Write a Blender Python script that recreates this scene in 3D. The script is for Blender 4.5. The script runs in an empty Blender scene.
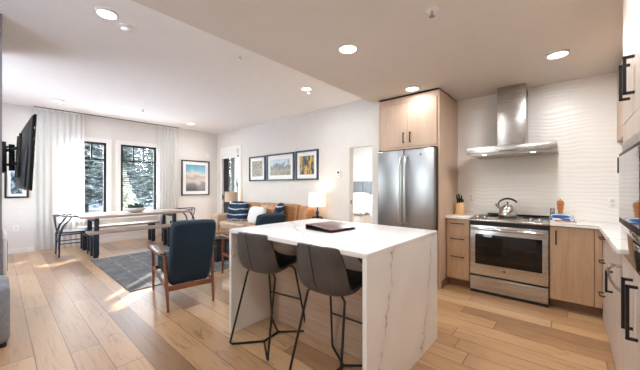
import bpy, bmesh, math, random
from mathutils import Vector, Matrix
R = math.radians
random.seed(7)
S = bpy.context.scene
COL = S.collection

# ------------------------------------------------------------------ camera
cam = bpy.data.cameras.new('camera'); co = bpy.data.objects.new('camera', cam); COL.objects.link(co)
CAM_H = 1.29
co.location = (0, 0, CAM_H); co.rotation_euler = (R(90), 0, math.atan(249.1/283.45))
cam.sensor_width = 36; cam.lens = 283.45/640*36; cam.shift_y = 0.0022; cam.clip_start = .03
S.camera = co
# ------------------------------------------------------------------ world, sun, exposure
S.view_settings.view_transform = 'Standard'; S.view_settings.look = 'None'
S.view_settings.gamma = 1; S.view_settings.use_curve_mapping = False
S.view_settings.exposure = 0.4
SKY = 2.15; SUN = 18.0; LAMP = 17.0
SUN_AZ = Vector((-.68, .73)).normalized(); SUN_EL = R(23)
w = bpy.data.worlds.new('sky'); S.world = w; w.use_nodes = True
wn = w.node_tree; sk = wn.nodes.new('ShaderNodeTexSky')
sk.sky_type = 'NISHITA'; sk.sun_disc = False; sk.sun_elevation = R(30)
sk.sun_rotation = math.atan2(SUN_AZ.x, SUN_AZ.y)
hs = wn.nodes.new('ShaderNodeHueSaturation'); hs.inputs['Saturation'].default_value = .55
wn.links.new(sk.outputs[0], hs.inputs['Color']); wn.links.new(hs.outputs[0], wn.nodes['Background'].inputs[0]); wn.nodes['Background'].inputs[1].default_value = SKY
sl = bpy.data.lights.new('sun', 'SUN'); so = bpy.data.objects.new('sun', sl); COL.objects.link(so)
sl.energy = SUN; sl.angle = R(.6); sl.color = (1, .95, .86)
sdir = Vector((SUN_AZ.x*math.cos(SUN_EL), SUN_AZ.y*math.cos(SUN_EL), math.sin(SUN_EL)))
so.rotation_euler = sdir.to_track_quat('Z', 'Y').to_euler(); so.location = (-12, 9, 9)
S.cycles.max_bounces = 10; S.cycles.diffuse_bounces = 6; S.cycles.glossy_bounces = 4
S.cycles.transparent_max_bounces = 12; S.cycles.caustics_reflective = False; S.cycles.caustics_refractive = False
S.cycles.sample_clamp_indirect = 6.0

# ------------------------------------------------------------------ helpers: meshes
class MB:
    def __init__(s): s.bm = bmesh.new(); s.M = Matrix()
    def v(s, p): return s.bm.verts.new(s.M @ Vector(p))
    def box(s, x0, x1, y0, y1, z0, z1, bev=0, seg=2):
        vs = [s.v((x, y, z)) for x in (x0, x1) for y in (y0, y1) for z in (z0, z1)]
        fs = [s.bm.faces.new([vs[i] for i in q]) for q in ((0,1,3,2),(4,6,7,5),(0,4,5,1),(2,3,7,6),(0,2,6,4),(1,5,7,3))]
        if bev:
            es = list({e for f in fs for e in f.edges})
            bmesh.ops.bevel(s.bm, geom=es, offset=bev, segments=seg, affect='EDGES', profile=.5)
        return s
    def prism(s, poly, axis, a0, a1, bev=0):
        def P(p, a):
            return {'x': (a, p[0], p[1]), 'y': (p[0], a, p[1]), 'z': (p[0], p[1], a)}[axis]
        A = [s.v(P(p, a0)) for p in poly]; B = [s.v(P(p, a1)) for p in poly]
        n = len(poly); fs = [s.bm.faces.new(A[::-1]), s.bm.faces.new(B)]
        for i in range(n): fs.append(s.bm.faces.new((A[i], A[(i+1) % n], B[(i+1) % n], B[i])))
        if bev:
            es = list({e for f in fs for e in f.edges})
            bmesh.ops.bevel(s.bm, geom=es, offset=bev, segments=2, affect='EDGES', profile=.5)
        return s
    def tube(s, pts, r, seg=10, closed=False, flat=1.0):
        pts = [Vector(p) for p in pts]; n = len(pts)
        rs = r if isinstance(r, (list, tuple)) else [r]*n
        rings = []; up = None
        for i, p in enumerate(pts):
            if closed: d = pts[(i+1) % n]-pts[i-1]
            else: d = pts[min(i+1, n-1)]-pts[max(i-1, 0)]
            d.normalize()
            if up is None:
                up = Vector((0, 0, 1)) if abs(d.z) < .9 else Vector((0, 1, 0))
            up = (up-d*up.dot(d)).normalized(); sd = d.cross(up)
            rings.append([s.v(p+(up*math.cos(2*math.pi*k/seg)*flat+sd*math.sin(2*math.pi*k/seg))*rs[i]) for k in range(seg)])
        m = n if closed else n-1
        for i in range(m):
            a, b = rings[i], rings[(i+1) % n]
            for k in range(seg): s.bm.faces.new((a[k], a[(k+1) % seg], b[(k+1) % seg], b[k]))
        if not closed:
            s.bm.faces.new(rings[0][::-1]); s.bm.faces.new(rings[-1])
        return s
    def lathe(s, prof, c=(0, 0, 0), seg=24, axis='z'):
        rings = []
        for r, z in prof:
            ring = []
            for k in range(seg):
                a = 2*math.pi*k/seg; x, y = r*math.cos(a), r*math.sin(a)
                p = {'z': (x, y, z), 'y': (x, z, y), 'x': (z, x, y)}[axis]
                ring.append(s.v((c[0]+p[0], c[1]+p[1], c[2]+p[2])))
            rings.append(ring)
        for a, b in zip(rings, rings[1:]):
            for k in range(seg): s.bm.faces.new((a[k], a[(k+1) % seg], b[(k+1) % seg], b[k]))
        if prof[0][0] > 1e-6: s.bm.faces.new(rings[0][::-1])
        if prof[-1][0] > 1e-6: s.bm.faces.new(rings[-1])
        return s
    def sheet(s, rows, th):
        """thick sheet from a grid of points"""
        n, m = len(rows), len(rows[0])
        def nor(i, j):
            a = Vector(rows[min(i+1, n-1)][j])-Vector(rows[max(i-1, 0)][j])
            b = Vector(rows[i][min(j+1, m-1)])-Vector(rows[i][max(j-1, 0)])
            return a.cross(b).normalized()
        A = [[s.v(rows[i][j]) for j in range(m)] for i in range(n)]
        B = [[s.v(Vector(rows[i][j])+nor(i, j)*th) for j in range(m)] for i in range(n)]
        for i in range(n-1):
            for j in range(m-1):
                s.bm.faces.new((A[i][j], A[i][j+1], A[i+1][j+1], A[i+1][j]))
                s.bm.faces.new((B[i][j], B[i+1][j], B[i+1][j+1], B[i][j+1]))
        for i in range(n-1):
            s.bm.faces.new((A[i][0], A[i+1][0], B[i+1][0], B[i][0]))
            s.bm.faces.new((A[i][m-1], B[i][m-1], B[i+1][m-1], A[i+1][m-1]))
        for j in range(m-1):
            s.bm.faces.new((A[0][j], B[0][j], B[0][j+1], A[0][j+1]))
            s.bm.faces.new((A[n-1][j], A[n-1][j+1], B[n-1][j+1], B[n-1][j]))
        return s
    def cushion(s, hx, hy, hz, p=5, n=10, puff=.25, thin='y'):
        """soft pillow centred on the origin of s.M"""
        vs = {}
        def P(a, b, c):
            k = (round(a, 4), round(b, 4), round(c, 4))
            if k not in vs:
                q = (abs(a)**p+abs(b)**p+abs(c)**p)**(1/p)
                x, y, z = a/q, b/q, c/q
                o = {'x': (y, z), 'y': (x, z), 'z': (x, y)}[thin]
                f = 1-puff*(o[0]**2+o[1]**2)*.5
                if thin == 'x': x *= f
                elif thin == 'y': y *= f
                else: z *= f
                vs[k] = s.v((x*hx, y*hy, z*hz))
            return vs[k]
        L = [-1+2*i/n for i in range(n+1)]
        for i in range(n):
            for j in range(n):
                for sg in (-1, 1):
                    for f in (lambda u, v: (sg, u, v), lambda u, v: (v, sg, u), lambda u, v: (u, v, sg)):
                        q = [P(*f(L[i], L[j])), P(*f(L[i+1], L[j])), P(*f(L[i+1], L[j+1])), P(*f(L[i], L[j+1]))]
                        s.bm.faces.new(q if sg > 0 else q[::-1])
        return s

ORIG = {}
def obj(name, mb, mat, parent=None, smooth=40):
    off = ORIG[parent] if parent else Vector()
    bmesh.ops.translate(mb.bm, verts=mb.bm.verts, vec=-off)
    bmesh.ops.recalc_face_normals(mb.bm, faces=mb.bm.faces)
    me = bpy.data.meshes.new(name); mb.bm.to_mesh(me); mb.bm.free()
    if smooth:
        me.polygons.foreach_set('use_smooth', [True]*len(me.polygons))
        me.set_sharp_from_angle(angle=R(smooth))
    me.materials.append(mat)
    o = bpy.data.objects.new(name, me); COL.objects.link(o)
    if parent: o.parent = parent
    ORIG[o] = off
    return o
def thing(name, label, cat, loc=(0, 0, 0), group=None):
    o = bpy.data.objects.new(name, None); COL.objects.link(o); o.location = loc; o.empty_display_size = .1
    o['label'] = label; o['category'] = cat
    if group: o['group'] = group
    ORIG[o] = Vector(loc); return o
def tag(o, label, cat, group=None, kind=None):
    o['label'] = label; o['category'] = cat
    if group: o['group'] = group
    if kind: o['kind'] = kind
    return o
def struct(name, mb, mat, parent=None, smooth=0):
    o = obj(name, mb, mat, parent, smooth)
    if not parent: o['kind'] = 'structure'
    return o
def recentre(o, c):
    o.data.transform(Matrix.Translation(-Vector(c))); o.location = c; ORIG[o] = Vector(c); return o
def kids(o): return [c for c in COL.objects if c.parent == o]
def dup(o, loc, rz=None, label=None, parent=None, scale=None):
    c = o.copy(); COL.objects.link(c)
    if parent: c.parent = parent
    else:
        c.location = loc
        if rz is not None: c.rotation_euler = (0, 0, rz)
        if label: c['label'] = label
        if scale: c.scale = scale
    for k in kids(o): dup(k, None, parent=c)
    return c
def arc(c, r, a0, a1, n, f):
    return [f(c[0]+r*math.cos(a0+(a1-a0)*i/n), c[1]+r*math.sin(a0+(a1-a0)*i/n)) for i in range(n+1)]

# ------------------------------------------------------------------ helpers: materials
def srgb(c):
    return tuple(((x/255)/12.92 if x/255 <= .04045 else ((x/255+.055)/1.055)**2.4) for x in c)+(1,)
class NT:
    def __init__(s, name):
        s.m = bpy.data.materials.new(name); s.m.use_nodes = True; s.t = s.m.node_tree
        s.b = s.t.nodes['Principled BSDF']
    def n(s, kind, **kw):
        x = s.t.nodes.new('ShaderNode'+kind)
        for k, v in kw.items():
            if k in x.inputs: x.inputs[k].default_value = v
            else: setattr(x, k, v)
        return x
    def l(s, a, b): s.t.links.new(a, b)
    def coords(s, scale=(1, 1, 1), rot=(0, 0, 0)):
        tc = s.n('TexCoord'); mp = s.n('Mapping'); mp.inputs['Scale'].default_value = scale
        mp.inputs['Rotation'].default_value = rot
        s.l(tc.outputs['Object'], mp.inputs[0]); return mp.outputs[0]
    def noise(s, vec, scale, detail=4, rough=.55, dist=0):
        x = s.n('TexNoise'); x.inputs['Scale'].default_value = scale; x.inputs['Detail'].default_value = detail
        x.inputs['Roughness'].default_value = rough; x.inputs['Distortion'].default_value = dist
        if vec: s.l(vec, x.inputs['Vector'])
        return x.outputs['Fac']
    def ramp(s, fac, stops, interp='LINEAR'):
        x = s.n('ValToRGB'); e = x.color_ramp.elements; x.color_ramp.interpolation = interp
        while len(e) < len(stops): e.new(.5)
        for el, (p, c) in zip(e, stops):
            el.position = p; el.color = c if len(c) == 4 else srgb(c)
        s.l(fac, x.inputs[0]); return x.outputs[0]
    def mix(s, fac, a, b, mode='MIX'):
        x = s.n('Mix', data_type='RGBA', blend_type=mode)
        for sock, val in ((x.inputs[0], fac), (x.inputs[6], a), (x.inputs[7], b)):
            if hasattr(val, 'links') or hasattr(val, 'is_linked'): s.l(val, sock)
            else: sock.default_value = val
        return x.outputs[2]
    def math(s, op, a, b=0.0):
        x = s.n('Math', operation=op)
        for sock, val in ((x.inputs[0], a), (x.inputs[1], b)):
            if hasattr(val, 'is_linked'): s.l(val, sock)
            else: sock.default_value = val
        return x.outputs[0]
    def bump(s, h, strength=.2, dist=.01):
        x = s.n('Bump'); x.inputs['Strength'].default_value = strength; x.inputs['Distance'].default_value = dist
        s.l(h, x.inputs['Height']); s.l(x.outputs[0], s.b.inputs['Normal'])
    def set(s, **kw):
        for k, v in kw.items():
            i = s.b.inputs[k]
            if hasattr(v, 'is_linked'): s.l(v, i)
            else: i.default_value = v
        return s.m

def plain(name, c, rough=.5, metal=0, var=.04, scale=6, bump=0, **kw):
    t = NT(name); f = t.noise(t.coords(), scale)
    lo = tuple(max(0, x*(1-var)) for x in c); hi = tuple(min(255, x*(1+var)) for x in c)
    t.set(**{'Base Color': t.ramp(f, ((.3, lo), (.7, hi))), 'Roughness': rough, 'Metallic': metal})
    if bump: t.bump(t.noise(t.coords(), 60), bump, .005)
    return t.set(**kw)
def wood(name, dark, mid, light, axis='z', rough=.45, scale=1.0):
    t = NT(name)
    sc = {'x': (.9, 14, 14), 'y': (14, .9, 14), 'z': (14, 14, .9)}[axis]
    v = t.coords(tuple(k*scale for k in sc))
    f = t.noise(v, 3.2, 6, .6, .5)
    g = t.noise(t.coords(tuple(k*scale*.25 for k in sc)), 2.3, 3, .5, 1.2)
    c = t.ramp(f, ((.28, dark), (.5, mid), (.74, light)))
    c2 = t.ramp(g, ((.3, mid), (.7, light)))
    t.bump(f, .06, .004)
    return t.set(**{'Base Color': t.mix(.45, c, c2), 'Roughness': rough})
def metal(name, c, rough=.28, axis='x'):
    t = NT(name)
    sc = {'x': (.6, 120, 120), 'y': (120, .6, 120), 'z': (120, 120, .6)}[axis]
    f = t.noise(t.coords(sc), 3, 3, .6)
    r = t.n('MapRange'); t.l(f, r.inputs[0]); r.inputs[3].default_value = rough*.8; r.inputs[4].default_value = rough*1.25
    lo = tuple(x*.96 for x in c)
    t.bump(f, .02, .001)
    return t.set(**{'Base Color': t.ramp(f, ((.3, lo), (.7, c))), 'Metallic': 1.0, 'Roughness': r.outputs[0]})
def emit(name, c, s):
    t = NT(name); return t.set(**{'Base Color': srgb(c), 'Emission Color': srgb(c), 'Emission Strength': s})
def fabric(name, c, var=.12, scale=240, rough=.9):
    t = NT(name); v = t.coords(); f = t.noise(v, scale, 2); g = t.noise(v, 5, 3)
    lo = tuple(x*(1-var) for x in c); hi = tuple(min(255, x*(1+var)) for x in c)
    c1 = t.ramp(f, ((.35, lo), (.65, hi))); c2 = t.ramp(g, ((.35, lo), (.65, hi)))
    t.bump(f, .25, .002)
    return t.set(**{'Base Color': t.mix(.4, c1, c2), 'Roughness': rough, 'Sheen Weight': .08})
def leather(name, lo, hi, rough=.4):
    t = NT(name); v = t.coords(); f = t.noise(v, 7, 5, .6); g = t.noise(v, 180, 2)
    t.bump(g, .12, .002)
    return t.set(**{'Base Color': t.ramp(f, ((.3, lo), (.7, hi))), 'Roughness': rough})

M = {}
M['wall'] = plain('wall_paint', (226, 222, 217), .85, var=.008, bump=.02)
M['wallk'] = plain('kitchen_paint', (222, 216, 210), .85, var=.008)
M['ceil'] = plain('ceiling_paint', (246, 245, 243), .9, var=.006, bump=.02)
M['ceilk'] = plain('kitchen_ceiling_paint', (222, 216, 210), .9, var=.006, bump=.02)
M['trim'] = plain('white_trim', (238, 236, 233), .45, var=.006)
M['taupe'] = plain('taupe_shade', (120, 112, 112), .6)
M['black'] = plain('matte_black_metal', (20, 20, 22), .4, var=.1)
M['blackf'] = plain('black_window_frame', (26, 27, 30), .45, var=.08)
M['white_plastic'] = plain('white_plastic', (240, 240, 238), .4, var=.006)
M['steel'] = metal('brushed_steel', (196, 194, 192), .26, 'x')
M['steelz'] = metal('brushed_steel_vertical', (178, 180, 184), .33, 'z')
M['chrome'] = metal('polished_steel', (205, 204, 202), .12, 'x')
M['glassblack'] = plain('black_glass', (10, 10, 11), .06, var=.1)
M['oak'] = wood('light_oak', (184, 156, 134), (202, 176, 154), (214, 190, 169))
M['oakb'] = wood('base_cabinet_oak', (160, 128, 102), (180, 148, 118), (196, 166, 138))
M['oaklit'] = wood('lit_pale_oak', (174, 158, 146), (196, 182, 170), (212, 200, 190))  # cabinet oak paled, light on the right-hand units painted in
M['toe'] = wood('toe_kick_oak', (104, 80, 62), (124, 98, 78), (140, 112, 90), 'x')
M['panelx'] = wood('horizontal_oak_panel', (168, 138, 112), (192, 164, 136), (212, 188, 162), 'x')
M['walnut'] = wood('walnut', (92, 52, 32), (124, 74, 46), (150, 96, 62), 'z', .32)
M['walnutx'] = plain('walnut_arm', (112, 72, 52), .22, var=.1, scale=3)
M['tabletop'] = wood('greyed_table_wood', (140, 116, 102), (170, 148, 134), (192, 172, 158), 'y', .35)
M['navym'] = plain('navy_painted_wood', (28, 44, 58), .38, var=.08)
M['navyf'] = fabric('navy_upholstery', (13, 38, 55))
M['greyf'] = fabric('grey_woven_fabric', (132, 134, 140), .18, 160)
M['tan'] = leather('tan_leather', (166, 112, 66), (196, 142, 92), .36)
M['stool'] = leather('grey_brown_leather', (66, 63, 62), (86, 82, 80), .42)
M['stoolin'] = leather('black_leather', (22, 22, 24), (34, 34, 36), .6)
M['white_fabric'] = fabric('white_linen', (236, 235, 233), .03, 120)
M['head_grey'] = fabric('grey_headboard_fabric', (120, 124, 130), .08, 160)
M['knit'] = fabric('grey_knit', (186, 184, 182), .1, 90)
M['ceramic_black'] = plain('black_ceramic', (18, 24, 30), .15)
M['ceramic_white'] = plain('white_bowl_glaze', (222, 220, 216), .4)
M['leaf'] = plain('succulent_leaf', (42, 58, 48), .5, var=.35, scale=40)
M['binder'] = leather('maroon_binder_leather', (84, 48, 46), (104, 64, 60), .38)
M['binder_page'] = plain('binder_spine_black', (30, 22, 22), .5)
M['pepper'] = wood('orange_wood', (150, 84, 36), (182, 110, 52), (204, 136, 76), 'z', .35)
M['block'] = wood('knife_block_wood', (190, 142, 92), (212, 168, 116), (226, 188, 142), 'z', .4)
M['shade'] = None
M['bark'] = plain('conifer_bark', (70, 56, 48), .9, var=.2)
M['bar'] = metal('satin_steel_handle', (222, 222, 224), .3, 'z')
M['knob'] = metal('knob_steel', (200, 198, 196), .2)

def lamp_shade(name, c, e):
    t = NT(name); f = t.noise(t.coords((1, 1, 1)), 160, 2)
    t.bump(f, .1, .002)
    return t.set(**{'Base Color': srgb(c), 'Roughness': .8, 'Emission Color': srgb((255, 232, 205)), 'Emission Strength': e})
M['shade_on'] = lamp_shade('lit_lampshade', (244, 236, 226), .5)
M['shade_off'] = lamp_shade('unlit_lampshade', (206, 184, 160), 0)
M['disk'] = emit('downlight_lens', (255, 248, 238), 6)
M['hoodled'] = emit('hood_led', (255, 240, 215), 8)

def quartz():
    t = NT('white_quartz'); v = t.coords(); f = t.noise(v, 3, 4)
    base = t.ramp(f, ((.3, (232, 229, 226)), (.7, (240, 238, 236))))
    # long wandering veins that run with z and x
    d = t.noise(t.coords((1, 1, 1)), 2.2, 5, .65)
    sx = t.n('SeparateXYZ'); t.l(v, sx.inputs[0])
    k = t.math('ADD', t.math('MULTIPLY', sx.outputs[1], 1.0), t.math('MULTIPLY', sx.outputs[0], .75))
    k = t.math('ADD', t.math('ADD', k, t.math('MULTIPLY', sx.outputs[2], -.22)), t.math('MULTIPLY', d, .42))
    pp = t.math('ABSOLUTE', t.math('SUBTRACT', t.math('FRACT', t.math('MULTIPLY', k, 1.55)), .5))
    vein = t.ramp(pp, ((0, (1, 1, 1, 1)), (.018, (0, 0, 0, 1))))
    br = t.ramp(t.noise(v, 9, 5, .7), ((.45, (0, 0, 0, 1)), (.6, (1, 1, 1, 1))))
    fac = t.math('MULTIPLY', t.math('MULTIPLY', vein, br), .85)
    soft = t.math('MULTIPLY', t.ramp(pp, ((0, (1, 1, 1, 1)), (.12, (0, 0, 0, 1)))), .12)
    c = t.mix(soft, base, srgb((178, 168, 162))); c = t.mix(fac, c, srgb((104, 96, 92)))
    return t.set(**{'Base Color': c, 'Roughness': .22})
M['quartz'] = quartz()

def floor_mat():
    t = NT('oak_plank_floor'); tc = t.n('TexCoord'); sx = t.n('SeparateXYZ'); t.l(tc.outputs['Object'], sx.inputs[0])
    W = .185; L = 1.75
    row = t.math('FLOOR', t.math('DIVIDE', sx.outputs[1], W))
    wn_ = t.n('TexWhiteNoise', noise_dimensions='1D'); t.l(row, wn_.inputs['W'])
    xs = t.math('ADD', sx.outputs[0], t.math('MULTIPLY', wn_.outputs['Value'], L*3))
    col = t.math('FLOOR', t.math('DIVIDE', xs, L))
    cb = t.n('CombineXYZ'); t.l(row, cb.inputs[0]); t.l(col, cb.inputs[1])
    rnd = t.n('TexWhiteNoise', noise_dimensions='3D'); t.l(cb.outputs[0], rnd.inputs['Vector'])
    tone = t.ramp(rnd.outputs['Value'], ((0, (146, 111, 80)), (.14, (170, 130, 92)), (.5, (194, 153, 110)), (.8, (208, 171, 129)), (1, (172, 130, 90))))
    # grain, offset per plank
    off = t.n('VectorMath', operation='SCALE'); t.l(rnd.outputs['Color'], off.inputs[0]); off.inputs['Scale'].default_value = 30
    ad = t.n('VectorMath', operation='ADD'); t.l(tc.outputs['Object'], ad.inputs[0]); t.l(off.outputs[0], ad.inputs[1])
    mp = t.n('Mapping'); mp.inputs['Scale'].default_value = (1.1, 13, 1); t.l(ad.outputs[0], mp.inputs[0])
    g = t.noise(mp.outputs[0], 2.6, 6, .62, .8)
    gr = t.ramp(g, ((.25, (176, 158, 140)), (.5, (255, 255, 255)), (.75, (250, 244, 236))))
    c = t.mix(.75, tone, gr, 'MULTIPLY')
    mp2 = t.n('Mapping'); mp2.inputs['Scale'].default_value = (2.2, 6.5, 1); t.l(ad.outputs[0], mp2.inputs[0])
    kn = t.noise(mp2.outputs[0], 1.5, 3, .6, 1.0)
    kf = t.ramp(kn, ((.66, (0, 0, 0, 1)), (.74, (1, 1, 1, 1))))
    c = t.mix(t.math('MULTIPLY', kf, .55), c, srgb((92, 60, 40)))
    fy = t.math('FRACT', t.math('DIVIDE', sx.outputs[1], W)); fx = t.math('FRACT', t.math('DIVIDE', xs, L))
    ey = t.math('MINIMUM', fy, t.math('SUBTRACT', 1, fy)); ex = t.math('MINIMUM', fx, t.math('SUBTRACT', 1, fx))
    e1 = t.math('LESS_THAN', ey, .016); e2 = t.math('LESS_THAN', ex, .0019)
    ed = t.math('MAXIMUM', e1, e2)
    c = t.mix(t.math('MULTIPLY', ed, .85), c, srgb((84, 58, 40)))
    h = t.math('SUBTRACT', t.math('MULTIPLY', g, .25), ed)
    t.bump(h, .25, .003)
    return t.set(**{'Base Color': c, 'Roughness': .4, 'Specular IOR Level': .5, 'Coat Weight': .8, 'Coat Roughness': .28})
M['floor'] = floor_mat()

def tile_mat():
    t = NT('wavy_white_tile'); v = t.coords((1, 1, 1))
    wv = t.n('TexWave', wave_type='BANDS', bands_direction='Z'); wv.inputs['Scale'].default_value = 6.5
    wv.inputs['Distortion'].default_value = 9.0; wv.inputs['Detail'].default_value = 1.0; wv.inputs['Detail Scale'].default_value = .45
    mp = t.coords((.9, .9, 1)); t.l(mp, wv.inputs['Vector'])
    sx = t.n('SeparateXYZ'); t.l(v, sx.inputs[0])
    fx = t.math('FRACT', t.math('DIVIDE', sx.outputs[0], .61)); fz = t.math('FRACT', t.math('DIVIDE', sx.outputs[2], .305))
    j = t.math('MAXIMUM', t.math('LESS_THAN', fx, .004), t.math('LESS_THAN', fz, .007))
    t.bump(wv.outputs['Fac'], .15, .012)
    c = t.mix(t.math('MULTIPLY', j, .25), srgb((243, 241, 238)), srgb((205, 201, 197)))
    return t.set(**{'Base Color': c, 'Roughness': .3})
M['tile'] = tile_mat()

def glass_mat():
    t = NT('window_glass'); tr = t.n('BsdfTransparent'); gl = t.n('BsdfGlossy'); gl.inputs['Roughness'].default_value = .02
    fr = t.n('Fresnel'); ge = t.n('NewGeometry'); t.l(t.math('ADD', t.math('MULTIPLY', ge.outputs['Backfacing'], 1/1.3-1.3), 1.3), fr.inputs['IOR']); mx = t.n('MixShader')
    t.l(fr.outputs[0], mx.inputs[0]); t.l(tr.outputs[0], mx.inputs[1]); t.l(gl.outputs[0], mx.inputs[2])
    t.l(mx.outputs[0], t.t.nodes['Material Output'].inputs[0]); return t.m
M['glass'] = glass_mat()
def sheer_mat():
    t = NT('sheer_white_voile'); tr = t.n('BsdfTransparent'); tl = t.n('BsdfTranslucent'); df = t.n('BsdfDiffuse')
    f = t.noise(t.coords((300, 300, 300)), 1, 2)
    for b in (tl, df): b.inputs[0].default_value = srgb((230, 229, 227))
    m1 = t.n('MixShader'); m1.inputs[0].default_value = .45; t.l(df.outputs[0], m1.inputs[1]); t.l(tl.outputs[0], m1.inputs[2])
    m2 = t.n('MixShader'); r = t.n('MapRange'); t.l(f, r.inputs[0]); r.inputs[3].default_value = .08; r.inputs[4].default_value = .2
    t.l(r.outputs[0], m2.inputs[0]); t.l(m1.outputs[0], m2.inputs[1]); t.l(tr.outputs[0], m2.inputs[2])
    t.l(m2.outputs[0], t.t.nodes['Material Output'].inputs[0]); return t.m
M['sheer'] = sheer_mat()
def rug_mat():
    t = NT('grey_blue_rug'); tc = t.n('TexCoord'); sx = t.n('SeparateXYZ'); t.l(tc.outputs['Object'], sx.inputs[0])
    v = t.coords(); f = t.noise(v, 5, 6, .7); g = t.noise(v, 130, 2)
    c = t.ramp(f, ((.3, (80, 79, 79)), (.5, (106, 104, 103)), (.7, (138, 136, 134))))
    c = t.mix(.3, c, t.ramp(g, ((.3, (66, 68, 72)), (.7, (140, 141, 143)))))
    wob = t.math('MULTIPLY', t.math('SUBTRACT', t.noise(v, 3, 2), .5), .05)
    a = t.math('FRACT', t.math('DIVIDE', t.math('ADD', sx.outputs[1], wob), .3))
    b = t.math('FRACT', t.math('DIVIDE', t.math('ADD', t.math('ADD', sx.outputs[0], wob), .15), .62))
    ln = t.math('MAXIMUM', t.math('LESS_THAN', a, .05), t.math('LESS_THAN', b, .022))
    br = t.ramp(t.noise(v, 8, 4), ((.35, (0, 0, 0, 1)), (.55, (1, 1, 1, 1))))
    c = t.mix(t.math('MULTIPLY', t.math('MULTIPLY', ln, br), .45), c, srgb((190, 192, 194)))
    t.bump(g, .4, .004)
    return t.set(**{'Base Color': c, 'Roughness': .95})
M['rug'] = rug_mat()
def tiedye():
    t = NT('navy_shibori'); v = t.coords()
    wv = t.n('TexWave', wave_type='BANDS', bands_direction='Z'); wv.inputs['Scale'].default_value = 2.6
    wv.inputs['Distortion'].default_value = 3.5; wv.inputs['Detail'].default_value = 3; t.l(v, wv.inputs['Vector'])
    n = t.noise(v, 22, 4, .7)
    f = t.math('ADD', wv.outputs['Fac'], t.math('MULTIPLY', t.math('SUBTRACT', n, .5), .5))
    c = t.ramp(f, ((.74, (16, 40, 62)), (.9, (46, 78, 106)), (1.0, (206, 213, 220))))
    return t.set(**{'Base Color': c, 'Roughness': .9})
M['tiedye'] = tiedye()
def stripe_towel():
    t = NT('blue_striped_towel'); v = t.coords((1, 1, 1))
    wv = t.n('TexWave', wave_type='BANDS', bands_direction='Y'); wv.inputs['Scale'].default_value = 9; wv.inputs['Distortion'].default_value = 1.2
    t.l(v, wv.inputs['Vector'])
    c = t.ramp(wv.outputs['Fac'], ((.3, (226, 232, 240)), (.55, (136, 168, 206)), (.85, (58, 100, 158))))
    t.bump(t.noise(v, 200, 2), .3, .003)
    return t.set(**{'Base Color': c, 'Roughness': .9})
M['towel'] = stripe_towel()
def snow_mat():
    t = NT('snow'); f = t.noise(t.coords(), .8, 4); t.bump(t.noise(t.coords(), 2.0, 4), .4, .1)
    return t.set(**{'Base Color': t.ramp(f, ((.3, (226, 232, 242)), (.7, (246, 248, 252)))), 'Roughness': .8})
M['snow'] = snow_mat()
def needle_mat(name, lo, mid, snow, th):
    t = NT(name); f = t.noise(t.coords(), 7, 4); g = t.noise(t.coords(), 2.2, 4, .7)
    c = t.ramp(f, ((.3, lo), (.7, mid)))
    k = t.ramp(g, ((th, (0, 0, 0, 1)), (th+.08, (1, 1, 1, 1))))
    return t.set(**{'Base Color': t.mix(k, c, srgb(snow)), 'Roughness': .85})
M['needle'] = needle_mat('snow_dusted_needles', (84, 96, 90), (118, 128, 122), (178, 186, 192), .54)
M['needle2'] = needle_mat('frosted_needles', (128, 134, 112), (176, 176, 150), (220, 218, 208), .5)

def art(name, kind):
    t = NT(name); v = t.coords(); sx = t.n('SeparateXYZ'); t.l(v, sx.inputs[0])
    if kind == 'beach':
        z = t.math('ADD', sx.outputs[2], t.math('MULTIPLY', t.math('SUBTRACT', t.noise(v, 4, 5), .5), .35))
        z = t.math('ADD', t.math('MULTIPLY', z, 1.35), .5)
        c = t.ramp(z, ((.0, (60, 66, 74)), (.22, (120, 118, 118)), (.38, (206, 194, 186)), (.55, (170, 160, 156)), (.66, (214, 206, 200)), (.8, (120, 176, 196)), (1, (80, 140, 166))))
    elif kind == 'birch':
        f = t.noise(t.coords((40, 1, 14)), 1.2, 4, .7)
        c = t.ramp(f, ((.36, (48, 48, 50)), (.48, (150, 146, 136)), (.58, (214, 208, 196)), (.7, (120, 112, 100))))
    elif kind == 'field':
        z = t.math('ADD', t.math('MULTIPLY', sx.outputs[2], 1.7), t.math('MULTIPLY', t.noise(t.coords((3, 1, 3)), 3, 4), .9))
        c = t.ramp(z, ((.05, (96, 88, 66)), (.3, (150, 140, 116)), (.5, (70, 90, 112)), (.68, (206, 220, 230)), (.9, (84, 140, 190))))
    elif kind == 'aspen':
        f = t.noise(t.coords((10, 1, 3)), 1.5, 4, .65); g = t.noise(v, 26, 3)
        c = t.ramp(f, ((.4, (34, 52, 66)), (.5, (84, 96, 92)), (.56, (214, 164, 40)), (.72, (244, 204, 84))))
        c = t.mix(t.ramp(g, ((.5, (0, 0, 0, 1)), (.7, (.5, .5, .5, 1)))), c, srgb((46, 66, 70)))
    else:
        f = t.noise(t.coords((9, 9, 5)), 1.6, 5, .7)
        c = t.ramp(f, ((.38, (24, 28, 32)), (.47, (92, 112, 124)), (.58, (188, 204, 212)), (.7, (236, 240, 244))))
    return t.set(**{'Base Color': c, 'Roughness': .25})

# ------------------------------------------------------------------ dimensions
XW, YS, YK, ZL, ZK = -8.0, 4.38, 4.42, 2.87, 2.53
XR, YF = .87, -1.0

# ------------------------------------------------------------------ structure
struct('floor', MB().box(XW-.15, XR+.12, YF-.12, 7.7, -.12, 0), M['floor'])
struct('ceiling_living', MB().box(XW-.15, -2.19, YF-.12, YS+.15, ZL, ZL+.12), M['ceil'])
struct('ceiling_kitchen', MB().box(-2.19, XR+.12, YF-.12, YK+.12, ZK, ZL+.12), M['ceilk'])
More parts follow.
